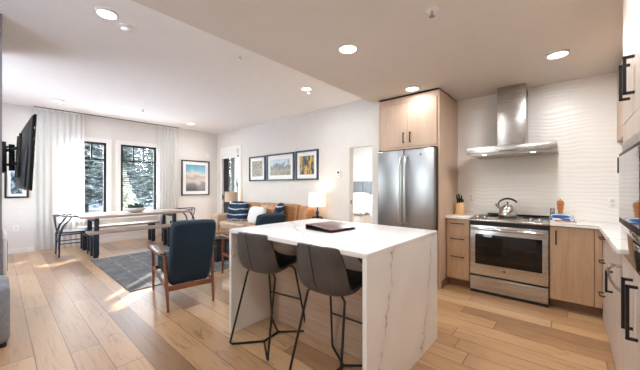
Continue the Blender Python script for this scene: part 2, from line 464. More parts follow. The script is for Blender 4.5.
# window wall, two openings
W1, W2 = (.90, 1.66), (1.93, 2.71); WZ = (.58, 2.29)
m = MB()
for y0, y1 in ((YF-.12, W1[0]), (W1[1], W2[0]), (W2[1], YS+.15)): m.box(XW-.15, XW, y0, y1, 0, ZL)
for y0, y1 in (W1, W2): m.box(XW-.15, XW, y0, y1, 0, WZ[0]).box(XW-.15, XW, y0, y1, WZ[1], ZL)
struct('wall_window', m, M['wall'])
DX = (-7.72, -6.73); DZ = 2.36; OX = (-3.11, -2.2); OZ = 2.02
m = MB()
for x0, x1, z0 in ((XW-.15, DX[0], 0), (DX[0], DX[1], DZ), (DX[1], OX[0], 0), (OX[0], OX[1], OZ), (OX[1], -2.07, 0)):
    m.box(x0, x1, YS, YS+.13, z0, ZL if x1 < -2.19 else ZK)
struct('wall_sofa', m, M['wall'])
struct('wall_partition', MB().box(-2.19, -2.07, 3.657, YS, 0, ZK), M['wall'])
struct('wall_kitchen', MB().box(-2.07, XR+.12, YK, YK+.12, 0, ZK), M['tile'])
struct('wall_right', MB().box(XR, XR+.12, YF-.12, YK, 0, ZK), M['wallk'])
G3 = (-6.9, -5.3, .7, 2.4); G4 = (-3.3, -2.4, 1.0, 2.35)
m = MB()
for x0, x1 in ((XW, G3[0]), (G3[1], G4[0]), (G4[1], -2.19)): m.box(x0, x1, YF-.12, YF, 0, ZL)
m.box(-2.19, XR, YF-.12, YF, 0, ZK)
for g in (G3, G4): m.box(g[0], g[1], YF-.12, YF, 0, g[2]).box(g[0], g[1], YF-.12, YF, g[3], ZL)
struct('wall_left', m, M['wall'])
struct('wall_column', MB().box(-5.05, -3.9, YF, .028, 0, ZL), M['taupe'])  # taupe colour paints in the shade on the column's end face
b = .1
struct('baseboard_window', MB().box(XW, XW+.015, YF, YS, 0, b), M['trim'])
struct('baseboard_sofa', MB().box(DX[1]+.07, OX[0], YS-.015, YS, 0, b).box(XW+.015, DX[0]-.07, YS-.015, YS, 0, b), M['trim'])
struct('baseboard_partition', MB().box(-2.205, -2.19, 3.657, YS, 0, b).box(-2.205, -2.07, 3.642, 3.657, 0, b), M['trim'])
# windows
def window(name, y0, y1):
    f = MB(); t = .05; x0, x1 = XW-.10, XW-.03
    z0, z1 = WZ
    f.box(x0, x1, y0, y0+t, z0, z1).box(x0, x1, y1-t, y1, z0, z1).box(x0, x1, y0+t, y1-t, z0, z0+t).box(x0, x1, y0+t, y1-t, z1-t, z1)
    fr = struct(name, f, M['blackf'])
    g = MB(); zt = 1.90; g.box(x0+.015, x1-.012, y0+t, y1-t, zt-.016, zt+.016)
    for k in (1, 2):
        y = y0+t+(y1-y0-2*t)*k/3; g.box(x0+.016, x1-.013, y-.014, y+.014, zt+.011, z1-t)
    struct('muntin', g, M['blackf'], fr)
    struct('pane', MB().box(XW-.07, XW-.064, y0+t, y1-t, z0+t, z1-t), M['glass'], fr)
window('window_1', *W1); window('window_2', *W2)
for nm, g in (('added_window_3', G3), ('added_window_4', G4)):  # unseen windows, added to let fill daylight into the room
    f = MB(); f.box(g[0], g[0]+.05, YF-.09, YF-.03, g[2], g[3]).box(g[1]-.05, g[1], YF-.09, YF-.03, g[2], g[3])
    f.box(g[0]+.05, g[1]-.05, YF-.09, YF-.03, g[2], g[2]+.05).box(g[0]+.05, g[1]-.05, YF-.09, YF-.03, g[3]-.05, g[3])
    fr = struct(nm, f, M['blackf'])
    struct('pane', MB().box(g[0]+.05, g[1]-.05, YF-.064, YF-.058, g[2]+.05, g[3]-.05), M['glass'], fr)
m = MB(); c = .09
for y0, y1 in (W1, W2):
    m.box(XW, XW+.02, y0-c, y0, WZ[0]-.02, WZ[1]+c).box(XW, XW+.02, y1, y1+c, WZ[0]-.02, WZ[1]+c)
    m.box(XW, XW+.02, y0, y1, WZ[1], WZ[1]+c).box(XW-.03, XW+.045, y0-c, y1+c, WZ[0]-.05, WZ[0]-.02)
struct('trim_1', m, M['trim'])
# balcony door in the sofa wall
m = MB(); c = .06
m.box(DX[0]-c, DX[0]+.06, YS-.02, YS+.13, 0, DZ+c).box(DX[1]-.07, DX[1]+c, YS-.02, YS+.13, 0, DZ+c).box(DX[0]+.06, DX[1]-.07, YS-.02, YS+.13, DZ-.02, DZ+c)
struct('trim_2', m, M['trim'])
m = MB(); x0, x1 = DX[0]+.06, DX[1]-.07
m.box(x0, x0+.26, YS+.03, YS+.08, .02, 2.16).box(x1-.05, x1, YS+.03, YS+.08, .02, 2.16).box(x0+.26, x1-.05, YS+.03, YS+.08, .02, .2).box(x0+.26, x1-.05, YS+.03, YS+.08, 2.11, 2.16)
d = struct('door_1', m, M['blackf'])
struct('pane', MB().box(x0+.26, x1-.05, YS+.05, YS+.058, .2, 2.11), M['glass'], d)
struct('screen_stile', MB().box(x0+.34, x0+.50, YS+.085, YS+.12, .02, 2.16), plain('grey_screen_stile', (128, 130, 132), .5), d)
struct('handle', MB().tube([(x0+.05, YS+.03, .98), (x0+.05, YS-.03, .98)], .012).box(x0+.035, x0+.065, YS-.045, YS-.03, .9, 1.06, .004), M['black'], d)
struct('door_head', MB().box(x0, x1, YS+.03, YS+.1, 2.16, DZ-.02), M['trim'], d)
rb = thing('roller_blind', 'white roller blind cassette over the balcony door', 'blind', ((x0+x1)/2, YS-.03, 2.15))
obj('cassette', MB().box(x0+.005, x1-.005, YS-.06, YS-.022, 2.2, 2.33, .012), M['trim'], rb)
obj('shade_cloth', MB().box(x0+.02, x1-.02, YS-.05, YS-.045, 2.11, 2.2), M['white_fabric'], rb)
obj('hem_bar', MB().box(x0+.02, x1-.02, YS-.056, YS-.039, 2.09, 2.112, .004), M['trim'], rb)
# doorway trim (bedroom opening: plastered), a latch plate on its jamb
tag(obj('strike_plate', MB().box(OX[0]-.0, OX[0]+.004, YS+.035, YS+.065, .96, 1.03), M['black']), 'small black strike plate on the bedroom doorway jamb', 'latch')

# bedroom beyond the opening
bw = M['white_wall'] = plain('bedroom_paint', (240, 239, 237), .85, var=.006)
m = MB().box(-6.0, -.9, 7.6, 7.7, 0, 2.6).box(-6.1, -6.0, YS+.13, 7.7, 0, 2.6).box(-.9, -.8, YK+.12, 7.7, 0, 2.6)
struct('wall_bedroom', m, bw)
struct('ceiling_bedroom', MB().box(-6.1, -.8, YS+.13, 7.7, 2.6, 2.7), bw)

# ------------------------------------------------------------------ ceiling fixtures
COOL = (.86, .94, 1.0)
def downlight(x, y, z, label, r=.085, power=LAMP, group='round ceiling downlights', c=(.96, .965, .96)):
    t = thing('downlight', label, 'ceiling light', (x, y, z), group)
    obj('ring', MB().lathe([(r, 0), (r, -.016), (r-.01, -.024), (r-.012, -.018)], (x, y, z), 32), M['white_plastic'], t)
    obj('lens', MB().lathe([(.0, -.0185), (r-.012, -.0185), (r-.012, -.003), (0, -.003)], (x, y, z), 32), M['disk'], t)
    l = bpy.data.lights.new('downlight_glow', 'AREA'); l.shape = 'DISK'; l.size = 2*r-.03; l.energy = power; l.color = c
    o = bpy.data.objects.new('downlight_glow', l); COL.objects.link(o); o.parent = t; o.location = (0, 0, -.027)
    return t
downlight(-1.478, 2.06, ZK, 'round downlight in the lower ceiling above the island', power=LAMP*.62)
downlight(-1.478, 3.43, ZK, 'round downlight in front of the refrigerator cabinet', power=LAMP*.18)
downlight(-.081, 3.436, ZK, 'round downlight in front of the range hood, right of the chimney', power=LAMP*.7)
downlight(-.081, 2.06, ZK, 'round downlight over the aisle beside the oven tower', power=LAMP*.5)
downlight(-.081, .3, ZK, 'added unseen downlight over the entry behind the camera', power=LAMP*.45)  # out-of-view lamp added to brighten the kitchen
downlight(-1.478, .3, ZK, 'added unseen downlight over the near end of the kitchen', power=LAMP*.45)  # likewise an added lamp outside the view
downlight(-3.15, .655, ZL, 'large round downlight beside the smoke detector in the living room ceiling', power=LAMP*.8, c=COOL)
downlight(-3.163, 3.272, ZL, 'round downlight near the bedroom doorway with a small detector behind it', power=LAMP*.8, c=COOL)
downlight(-7.044, .747, ZL, 'round downlight in front of the wide sheer curtain', power=LAMP*.5, c=COOL)
downlight(-7.089, 3.189, ZL, 'round downlight near the framed beach picture', power=LAMP*.5, c=COOL)
downlight(-3.6, 6.0, 2.6, 'round downlight in the bedroom ceiling', .12, 90, c=COOL)
def detector(x, y, z, r, label, name='smoke_detector'):
    t = thing(name, label, 'detector', (x, y, z))
    obj('base', MB().lathe([(r, 0), (r, -.012), (r*.95, -.016)], (x, y, z), 28), M['white_plastic'], t)
    obj('cover', MB().lathe([(r*.8, -.016), (r*.78, -.032), (r*.55, -.042), (0, -.043)], (x, y, z), 28), M['white_plastic'], t)
detector(-3.295, .844, ZL, .065, 'white smoke detector beside the large near downlight')
detector(-3.26, 3.42, ZL, .05, 'small white smoke detector behind the downlight by the bedroom doorway')
def sprinkler(x, y, z, label):
    t = thing('sprinkler_head', label, 'sprinkler', (x, y, z), 'ceiling sprinkler heads')
    obj('escutcheon', MB().lathe([(.04, 0), (.036, -.006), (.014, -.009)], (x, y, z), 20), M['white_plastic'], t)
    obj('nozzle', MB().lathe([(.009, -.008), (.009, -.03), (.005, -.045)], (x, y, z), 12), M['chrome'], t)
    obj('deflector', MB().lathe([(.02, -.045), (.02, -.048)], (x, y, z), 12), M['chrome'], t)
sprinkler(-.724, 2.016, ZK, 'sprinkler head in the lower kitchen ceiling')
sprinkler(-2.999, 1.943, ZL, 'sprinkler head in the living room ceiling near the soffit edge')
sprinkler(-6.535, 1.961, ZL, 'small sprinkler head above the dining table')

# ------------------------------------------------------------------ kitchen: fridge and its cabinet
def pull(mb, p, length, out, axis='z', r=.006, stand=.035):
    """square bar pull: p = one end on the face, out = unit vector away from the face"""
    p = Vector(p); out = Vector(out); a = {'x': Vector((1, 0, 0)), 'y': Vector((0, 1, 0)), 'z': Vector((0, 0, 1))}[axis]
    def b(p0, p1):
        lo = [min(p0[i], p1[i])-r for i in range(3)]; hi = [max(p0[i], p1[i])+r for i in range(3)]
        mb.box(lo[0], hi[0], lo[1], hi[1], lo[2], hi[2], .0015, 1)
    q = p+out*stand
    b(q, q+a*length); b(p+out*r, q); b(p+a*length+out*r, q+a*length)
    return mb
FX0, FX1, FY = -2.06, -1.215, 3.642
t = thing('overhead_cabinet', 'tall pale oak surround with two doors over the refrigerator', 'cabinet', (-1.64, 4.03, 0))
obj('carcass', MB().box(FX0, FX1-.02, FY+.02, YK, 1.82, 2.43), M['oak'], t)
obj('filler', MB().box(FX0, FX1-.02, FY, YK, 2.43, 2.505), M['oak'], t)
obj('shadow_gap', MB().box(FX0+.01, FX1-.012, FY+.012, YK, 2.505, ZK), M['black'], t)
obj('side_panel', MB().box(FX1-.02, FX1, FY, YK, 0, 2.505, .001, 1), M['oak'], t)
obj('side_panel', MB().box(FX0-.005, FX0+.015, FY, YK, 0, 2.43, .001, 1), M['oak'], t)
for x0, x1, hx in ((FX0+.017, -1.640, -1.683), (-1.636, FX1-.034, -1.59)):
    dr = obj('door', MB().box(x0, x1, FY, FY+.02, 1.825, 2.427, .0015, 1), M['oak'], t)
    obj('handle', pull(MB(), (hx, FY, 1.885), .125, (0, -1, 0)), M['black'], dr)
obj('bottom_rail', MB().box(FX0+.017, FX1-.022, FY, FY+.03, 1.795, 1.822), M['oak'], t)
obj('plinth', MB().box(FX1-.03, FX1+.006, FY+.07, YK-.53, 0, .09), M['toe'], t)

t = thing('refrigerator', 'stainless steel french door refrigerator under the oak cabinet', 'refrigerator', (-1.64, 4.0, 0))
obj('body', MB().box(-2.035, -1.245, 3.63, 4.4, .02, 1.775, .004), plain('dark_grey_fridge_side', (58, 58, 60), .4), t)
for x0, x1, hx, sg in ((-2.035, -1.645, -1.677, -1), (-1.637, -1.245, -1.603, 1)):
    dr = obj('door', MB().box(x0, x1, 3.545, 3.628, .74, 1.775, .012, 3), M['steelz'], t)
    pts = [(hx, 3.545, .80), (hx, 3.50, .815), (hx, 3.485, .9), (hx, 3.478, 1.24), (hx, 3.485, 1.58), (hx, 3.50, 1.67), (hx, 3.545, 1.685)]
    obj('handle', MB().tube(pts, .016, 12), M['bar'], dr)
    if sg > 0:
        obj('badge', MB().lathe([(.0, -.004), (.013, -.004), (.016, -.001), (.016, .001)], (-1.415, 3.545, 1.70), 20, 'y'), plain('badge_grey', (120, 124, 130), .3, .8), dr)
dr = obj('freezer_drawer', MB().box(-2.035, -1.245, 3.545, 3.628, .1, .73, .012, 3), M['steelz'], t)
obj('handle', MB().tube([(-1.97, 3.545, .66), (-1.955, 3.5, .66), (-1.85, 3.485, .66), (-1.43, 3.485, .66), (-1.325, 3.5, .66), (-1.31, 3.545, .66)], .014, 12), M['chrome'], dr)
for hx in (-1.30, -2.033): obj('hinge_cover', MB().box(hx, hx+.053, 3.57, 3.66, 1.776, 1.794, .004), M['black'], t)
obj('base_grille', MB().box(-2.03, -1.25, 3.6, 3.64, 0, .095), M['black'], t)

# ------------------------------------------------------------------ stove wall base units
CY = 3.87; KH = .877
t = thing('drawer_cabinet', 'narrow oak base unit with three drawers left of the range', 'cabinet', (-1.07, 4.14, 0))
LX0, LX1 = FX1+.003, -.928
obj('carcass', MB().box(LX0, LX1, CY+.02, YK, .1, KH-.002), M['oakb'], t)
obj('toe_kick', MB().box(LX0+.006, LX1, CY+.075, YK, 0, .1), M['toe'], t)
for z0, z1, hz in ((.66, .868, .822), (.43, .656, .67+.0), (.12, .426, .427-.03)):
    hz = {.66: .82, .43: .625, .12: .40}[z0]
    dr = obj('drawer', MB().box(LX0+.012, LX1-.003, CY, CY+.02, z0, z1, .0015, 1), M['oakb'], t)
    obj('handle', pull(MB(), (-1.142, CY, hz), .145, (0, -1, 0), 'x', .005, .03), M['black'], dr)

t = thing('range', 'stainless slide-in range with black glass oven door', 'oven', (-.543, 4.13, 0))
RX0, RX1 = -.922, -.160; RY = 3.862
obj('body', MB().box(RX0, RX1, RY+.05, YK-.02, .03, .872), M['black'], t)
fr = obj('cooktop', MB().box(RX0-.004, RX1+.004, RY+.13, YK-.03, .905, .915, .003), M['glassblack'], t)
for k, (bx, by, br) in enumerate(((-.76, 4.08, .1), (-.74, 4.28, .075), (-.34, 4.08, .075), (-.34, 4.28, .1))):
    obj('burner', MB().lathe([(br, .9153), (br, .9158), (br-.006, .9158), (br-.006, .9153)], (bx, by, 0), 32), plain('burner_mark', (70, 70, 72), .3), fr)
obj('control_panel', MB().prism([(RY-.02, .872), (RY-.02, .892), (RY+.005, .905), (RY+.13, .917), (RY+.13, .872)], 'x', RX0, RX1, .003), M['steel'], t)
for kx in (-.845, -.765, -.315, -.235):
    kb = obj('knob', MB().lathe([(.026, .907), (.024, .930), (.019, .934), (0, .934)], (kx, RY+.055, .003), 20), M['knob'], t)
    obj('grip', MB().box(kx-.004, kx+.004, RY+.033, RY+.077, .936, .945, .002), M['knob'], kb)
obj('display', MB().prism([(RY+.035, .9085), (RY+.035, .911), (RY+.1, .9175), (RY+.1, .914)], 'x', -.66, -.42), M['glassblack'], t)
obj('vent_strip', MB().box(RX0+.004, RX1-.004, RY+.012, RY+.05, .82, .872), M['black'], t)
dr = obj('oven_door', MB().box(RX0+.004, RX1-.004, RY-.012, RY+.048, .222, .822, .006), M['steel'], t)
obj('window', MB().box(RX0+.06, RX1-.055, RY-.0145, RY-.011, .355, .715, .001), M['glassblack'], dr)
obj('handle', MB().tube([(RX0+.03, RY-.012, .785), (RX0+.032, RY-.05, .785), (RX0+.06, RY-.06, .785), (RX1-.06, RY-.06, .785), (RX1-.032, RY-.05, .785), (RX1-.03, RY-.012, .785)], .0155, 12), M['chrome'], dr)
obj('badge', MB().lathe([(.0, -.003), (.012, -.003), (.014, -.001), (.014, .001)], (-.56, RY-.012, .305), 18, 'y'), plain('range_badge', (110, 106, 104), .3, .8), dr)
for zz in (.42, .50, .58):
    obj('oven_rack', MB().box(RX0+.08, RX1-.075, RY-.0152, RY-.0146, zz, zz+.004), plain('rack_glint', (30, 29, 28), .3), dr)
dr = obj('drawer', MB().box(RX0+.004, RX1-.004, RY-.010, RY+.048, .035, .205, .006), M['steel'], t)
obj('drawer_lip', MB().box(RX0+.012, RX1-.012, RY-.02, RY-.009, .165, .198, .004), M['steel'], dr)
obj('foot_strip', MB().box(RX0+.004, RX1-.004, RY+.005, RY+.06, 0, .036), M['black'], t)
obj('rear_vent', MB().box(RX0+.10, RX1-.02, YK-.075, YK-.02, .917, .935, .004), M['black'], t)

t = thing('base_cabinet', 'oak base cabinet with one wide door right of the range', 'cabinet', (.04, 4.14, 0))
BX0, BX1 = -.156, .243
obj('carcass', MB().box(BX0, BX1, CY+.02, YK, .1, KH-.002), M['oakb'], t)
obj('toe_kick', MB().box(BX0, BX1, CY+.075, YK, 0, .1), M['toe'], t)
dr = obj('door', MB().box(BX0+.003, .186, CY, CY+.02, .105, .868, .0015, 1), M['oakb'], t)
obj('handle', pull(MB(), (-.103, CY, .69), .135, (0, -1, 0)), M['black'], dr)
obj('corner_filler', MB().box(.190, BX1, CY, CY+.02, .105, .868, .001, 1), M['oakb'], t)

# countertops
o = obj('countertop', MB().box(LX0-.002, RX0-.006, CY-.022, YK, KH, .907, .003), M['quartz']); recentre(o, (-1.07, 4.14, KH))
tag(o, 'short white quartz countertop between oak panel and range', 'countertop')
PX = .245
o = obj('countertop', MB().prism([(RX1+.006, YK), (RX1+.006, CY-.022), (PX-.026, CY-.022), (PX-.026, 2.505), (XR, 2.505), (XR, YK)], 'z', KH, .907, .003), M['quartz']); recentre(o, (.3, 4.1, KH))
tag(o, 'white quartz corner countertop right of the range', 'countertop')

# ------------------------------------------------------------------ right run
t = thing('drawer_cabinet', 'pale base unit with three black drawer pulls in the corner of the right run', 'cabinet', (.55, 3.55, 0))
obj('carcass', MB().box(PX+.02, XR-.002, 3.16, CY+.018, .1, KH-.002), M['oaklit'], t)
obj('toe_kick', MB().box(PX+.012, XR-.002, 3.16, CY+.018, 0, .1), M['oaklit'], t)
for z0, z1, hz in ((.66, .868, .815), (.40, .656, .60), (.02, .396, .30)):
    dr = obj('drawer', MB().box(PX, PX+.02, 3.163, CY-.004, z0, z1, .0015, 1), M['oaklit'], t)
    obj('handle', pull(MB(), (PX, 3.60, hz), .13, (-1, 0, 0), 'y', .005, .035), M['black'], dr)
t = thing('base_cabinet', 'pale base unit with a tall black pull beside the dishwasher', 'cabinet', (.55, 2.99, 0))
obj('carcass', MB().box(PX+.02, XR-.002, 2.83, 3.156, .1, KH-.002), M['oaklit'], t)
obj('toe_kick', MB().box(PX+.012, XR-.002, 2.83, 3.156, 0, .1), M['oaklit'], t)
dr = obj('door', MB().box(PX, PX+.02, 2.833, 3.153, .02, .868, .0015, 1), M['oaklit'], t)
obj('handle', pull(MB(), (PX, 3.03, .50), .15, (-1, 0, 0), 'z', .007), M['black'], dr)
t = thing('dishwasher', 'pale-fronted dishwasher with bowed steel handle beside the oven tower', 'dishwasher', (.55, 2.66, 0))
obj('body', MB().box(PX+.03, XR-.002, 2.507, 2.826, .02, KH-.002), M['oaklit'], t)
dr = obj('door', MB().box(PX, PX+.028, 2.51, 2.823, .02, .868, .002, 1), M['oaklit'], t)
hb = MB(); pts = [(PX, .80), (PX-.045, .80), (PX-.062, .785), (PX-.066, .75), (PX-.055, .70), (PX-.03, .655), (PX, .63)]
hb.prism([(x, z) for x, z in pts]+[(x+.018, z) for x, z in ((PX-.012, .645), (PX-.04, .668), (PX-.064, .71), (PX-.072, .75), (PX-.068, .775), (PX-.055, .788), (PX-.012, .788))], 'y', 2.525, 2.58)
obj('handle', hb, M['chrome'], dr)

t = thing('oven_tower', 'tall lit-toned oak oven cabinet at the end of the right counter', 'cabinet', (.55, 2.12, 0))
TY0, TY1 = 1.74, 2.5
obj('side_panel', MB().box(PX+.002, XR-.002, TY1-.02, TY1, 0, ZK-.02), M['oaklit'], t)
obj('side_panel', MB().box(PX+.002, XR-.002, TY0, TY0+.02, 0, ZK-.02), M['oaklit'], t)
obj('carcass', MB().box(PX+.022, XR-.002, TY0+.02, TY1-.02, .02, .885).box(PX+.022, XR-.002, TY0+.02, TY1-.02, 1.62, ZK-.02).box(XR-.02, XR-.002, TY0+.02, TY1-.02, .885, 1.62), M['oaklit'], t)
obj('filler', MB().box(PX, PX+.022, TY0, TY1, 1.545, 1.655), M['oaklit'], t)
ym = 2.165
for y0, y1, hy in ((ym+.002, TY1, 2.235), (TY0, ym-.002, 2.095)):
    dr = obj('door', MB().box(PX, PX+.02, y0, y1, 1.66, ZK-.022, .0015, 1), M['oaklit'], t)
    obj('handle', pull(MB(), (PX, hy, 1.76), .18, (-1, 0, 0), 'z', .007), M['black'], dr)
ym = 2.075
for y0, y1, hy in ((ym+.002, TY1, 2.145), (TY0, ym-.002, 2.0)):
    dr = obj('door', MB().box(PX, PX+.02, y0, y1, .02, .875, .0015, 1), M['oaklit'], t)
    obj('handle', pull(MB(), (PX, hy, .56), .25, (-1, 0, 0), 'z', .007), M['black'], dr)
t = thing('wall_oven', 'built-in black glass and steel oven in the tall oak tower', 'oven', (.5, 2.12, .89))
obj('body', MB().box(PX+.03, XR-.03, TY0+.025, TY1-.025, .89, 1.61), M['black'], t)
obj('trim_frame', MB().box(PX-.004, PX+.03, TY0+.025, TY1-.004, 1.49, 1.545).box(PX-.004, PX+.03, TY1-.03, TY1-.004, .895, 1.49), M['steel'], t)
dr = obj('oven_door', MB().box(PX-.02, PX+.03, TY0+.025, TY1-.034, 1.075, 1.485, .004), M['black'], t)
obj('window', MB().box(PX-.0225, PX-.019, TY0+.05, TY1-.06, 1.11, 1.465), plain('mirror_oven_glass', (158, 160, 164), .03, .9), dr)
obj('handle', pull(MB(), (PX-.004, 2.485, 1.375), .085, (-1, 0, 0), 'z', .005, .016), M['black'], t)
obj('control_panel', MB().box(PX-.012, PX+.03, TY0+.025, TY1-.034, .895, 1.068, .003), plain('brown_reflection_glass', (128, 112, 100), .05, .8), t)  # brown base colour paints in the reflection of the cabinets

t = thing('wall_cabinet', 'pale wall cabinet on the right wall seen edge-on past the oven tower', 'cabinet', (.63, 3.46, 1.77))
obj('carcass', MB().box(.408, XR-.002, 2.51, YK-.001, 1.77, ZK-.02), M['oak'], t)
for y0, y1 in ((2.512, 3.46), (3.464, YK-.003)):
    obj('door', MB().box(.388, .406, y0, y1, 1.77, ZK-.022, .0015, 1), M['oak'], t)

# ------------------------------------------------------------------ hood
t = thing('range_hood', 'stainless chimney range hood on the wavy tile wall', 'hood', (-.53, 4.2, 1.68))
cn = obj('canopy', MB().box(-.965, -.095, 3.885, YK, 1.685, 1.768, .003), M['steel'], t)
obj('filter', MB().box(-.93, -.13, 3.90, YK-.02, 1.672, 1.685), M['steel'], cn)
for lx in (-.78, -.30):
    obj('lamp', MB().lathe([(.022, 1.672), (.022, 1.670), (0, 1.670)], (lx, 3.93, 0), 16), M['hoodled'], cn)
obj('button_strip', MB().box(-.62, -.44, 3.882, 3.887, 1.70, 1.708), M['black'], cn)
obj('chimney', MB().box(-.682, -.388, 4.15, YK, 1.768, ZK-.003, .002), M['steel'], t)
obj('vent_slots', MB().box(-.389, -.3865, 4.21, 4.36, 2.40, 2.46), M['black'], t)
for lx in (-.78, -.30):
    l = bpy.data.lights.new('hood_glow', 'SPOT'); l.energy = 3.5; l.spot_size = R(110); l.color = (1, .9, .75); l.shadow_soft_size = .03
    o = bpy.data.objects.new('hood_glow', l); COL.objects.link(o); o.parent = t; o.location = Vector((lx, 3.93, 1.664))-Vector(t.location)

# ------------------------------------------------------------------ island
IX0, IX1, IY0, IY1 = -2.255, -.842, 1.352, 2.475
t = thing('kitchen_island', 'white quartz waterfall island with veined end panel', 'island', ((IX0+IX1)/2, (IY0+IY1)/2, 0))
obj('countertop', MB().box(IX0, IX1, IY0, IY1, .884, .914, .002), M['quartz'], t)
obj('waterfall_side', MB().box(IX1-.03, IX1, IY0, IY1, 0, .884, .001, 1), M['quartz'], t)
obj('waterfall_side', MB().box(IX0, IX0+.03, IY0, IY1, 0, .884, .001, 1), M['quartz'], t)
obj('cabinet_body', MB().box(IX0+.031, IX1-.031, 1.81, IY1-.02, 0, .883), M['oak'], t)
obj('back_panel', MB().box(IX0+.031, IX1-.031, 1.79, 1.809, 0, .883), M['panelx'], t)
obj('brace', MB().prism([(IX1-.031, .883), (IX1-.075, .883), (IX1-.075, .875), (IX1-.045, .848), (IX1-.031, .848)], 'y', 1.37, 1.41), M['black'], t)

# binder on the island
t = thing('binder', 'closed maroon ring binder lying on the island', 'binder', (-1.57, 1.93, .915))
mm = Matrix.Translation((-1.57, 1.94, .915)) @ Matrix.Rotation(R(-4), 4, 'Z')
a = MB(); a.M = mm; a.box(-.155, .155, -.165, .165, 0, .003, .001); obj('back_cover', a, M['binder'], t)
a = MB(); a.M = mm @ Matrix.Translation((0, 0, .030)) @ Matrix.Rotation(R(4), 4, 'Y'); a.box(-.155, .155, -.165, .165, 0, .004, .0015); obj('front_cover', a, M['binder'], t)
a = MB(); a.M = mm; a.box(-.160, -.152, -.165, .165, 0, .044, .002); obj('spine', a, M['binder'], t)
a = MB(); a.M = mm; a.box(-.15, .145, -.15, .15, .004, .012); obj('pages', a, M['binder_page'], t)

# ------------------------------------------------------------------ stools
def make_stool():
    t = thing('bar_stool', 'grey leather bar stool under the middle of the island overhang', 'stool', (0, 0, 0), 'bar stools at the island')
    prof = [(.235, .635), (.20, .647), (.10, .640), (-.02, .615), (-.11, .603), (-.175, .622), (-.212, .69), (-.237, .785), (-.256, .865), (-.268, .935)]
    hw = [.185, .196, .206, .21, .21, .206, .20, .19, .174, .152]
    def row(k, grow=0.0, inset=1.0):
        y, z = prof[k]; w_ = hw[k]*inset; out = []
        f = k/(len(prof)-1)
        for j in range(13):
            u = -1+j/6; lift = abs(u)**3
            dz = .05*lift*max(0, 1-f*1.3)+(.03*lift if 3 <= k <= 6 else 0)
            dy = .075*lift*max(0, min(1, (f-.3)*2))
            if k == len(prof)-1: dz -= .022*abs(u)**4
            out.append((u*w_, y+dy, z+dz))
        return out
    rows = [row(k) for k in range(len(prof))]
    fine = []
    for a, b_ in zip(rows, rows[1:]):
        fine.append(a); fine.append([tuple((p+q)/2 for p, q in zip(x, y)) for x, y in zip(a, b_)])
    fine.append(rows[-1])
    sh = obj('shell', MB().sheet(fine, -.024), M['stool'], t, 60)
    sh.modifiers.new('round', 'SUBSURF').levels = 1; sh.modifiers['round'].render_levels = 1
    inner = [[(p[0]*.95, p[1]+.004, p[2]+.002) for p in r] for r in fine[1:-1]]
    o = obj('upholstery', MB().sheet(inner, .016), M['stoolin'], t, 60)
    o.modifiers.new('round', 'SUBSURF').levels = 1; o.modifiers['round'].render_levels = 1
    obj('seam', MB().tube([(0, prof[k][0]-.026, prof[k][1]-.001) for k in (5, 6, 7, 8, 9)], .0022, 6), M['stoolin'], sh)
    r = .0085
    for sx, sy in ((-1, -1), (1, -1), (-1, 1), (1, 1)):
        fx, fy = sx*.207, (-.27 if sy < 0 else .24)
        top = (sx*.15, (-.12 if sy < 0 else .13), .588)
        mid = (0, sy*.088, r)
        b0 = Vector((fx, fy, 0)); tp = Vector(top); dd = (tp-b0).normalized()
        md = Vector(mid)-Vector((fx, fy, r)); md.normalize()
        pts = [(top[0]*.4, top[1]*.8, .600), (top[0]*.85, top[1], .597), tuple(tp-dd*.02), tuple(b0+dd*.05), tuple(b0+dd*.022+Vector((0, 0, .0))), tuple(Vector((fx, fy, r))+md*.02), mid]
        obj('leg', MB().tube(pts, r, 8), M['black'], t)
    obj('base_bar', MB().tube([(0, -.088, r), (0, .088, r)], r*1.1, 8), M['black'], t)
    k = .30/.612
    fx = .207+(.15-.207)*k; fy = .24+(.13-.24)*k
    obj('footrest', MB().tube([(-fx, fy, .30), (fx, fy, .30)], r*.95, 8), M['black'], t)
    return t
st = make_stool(); st.location = (-1.21, 1.548, 0); st.rotation_euler.z = R(3)
st['label'] = 'grey leather bar stool nearest the veined end of the island'
dup(st, (-1.912, 1.545, 0), R(9), 'grey leather bar stool at the window end of the island')

# ------------------------------------------------------------------ counter items
t = thing('kettle', 'polished steel kettle with black arched handle on the cooktop', 'kettle', (-.565, 4.13, .9165))
kx, ky, kz = -.565, 4.13, .9165
obj('body', MB().lathe([(.085, 0), (.098, .006), (.1, .03), (.094, .07), (.078, .11), (.055, .138), (.045, .142)], (kx, ky, kz), 32), M['chrome'], t)
ld = obj('lid', MB().lathe([(.046, .141), (.044, .148), (.02, .157), (0, .158)], (kx, ky, kz), 24), M['chrome'], t)
obj('knob', MB().lathe([(.006, .157), (.007, .168), (.014, .174), (.012, .183), (0, .185)], (kx, ky, kz), 14), M['black'], ld)
obj('spout', MB().tube([(kx-.06, ky-.03, kz+.10), (kx-.095, ky-.045, kz+.135), (kx-.118, ky-.055, kz+.16)], [.022, .016, .012], 12), M['chrome'], t)
hp = [(kx-.085, ky-.035, kz+.13)]+[(kx+.105*math.cos(a), ky+.04*math.cos(a), kz+.125+.1*math.sin(a)) for a in [R(d_) for d_ in (150, 130, 110, 90, 70, 50, 32)]]
obj('handle', MB().tube(hp, [.006, .008, .011, .012, .012, .012, .011, .009], 10), M['black'], t)
t = thing('knife_block', 'wooden knife block with black handled knives on the left counter', 'knife block', (-1.12, 4.2, .908))
mm = Matrix.Translation((-1.115, 4.19, .908))
a = MB(); a.M = mm; a.prism([(-.07, 0), (.06, 0), (.075, .10), (-.035, .17)], 'x', -.05, .05, .004); obj('block', a, M['block'], t)
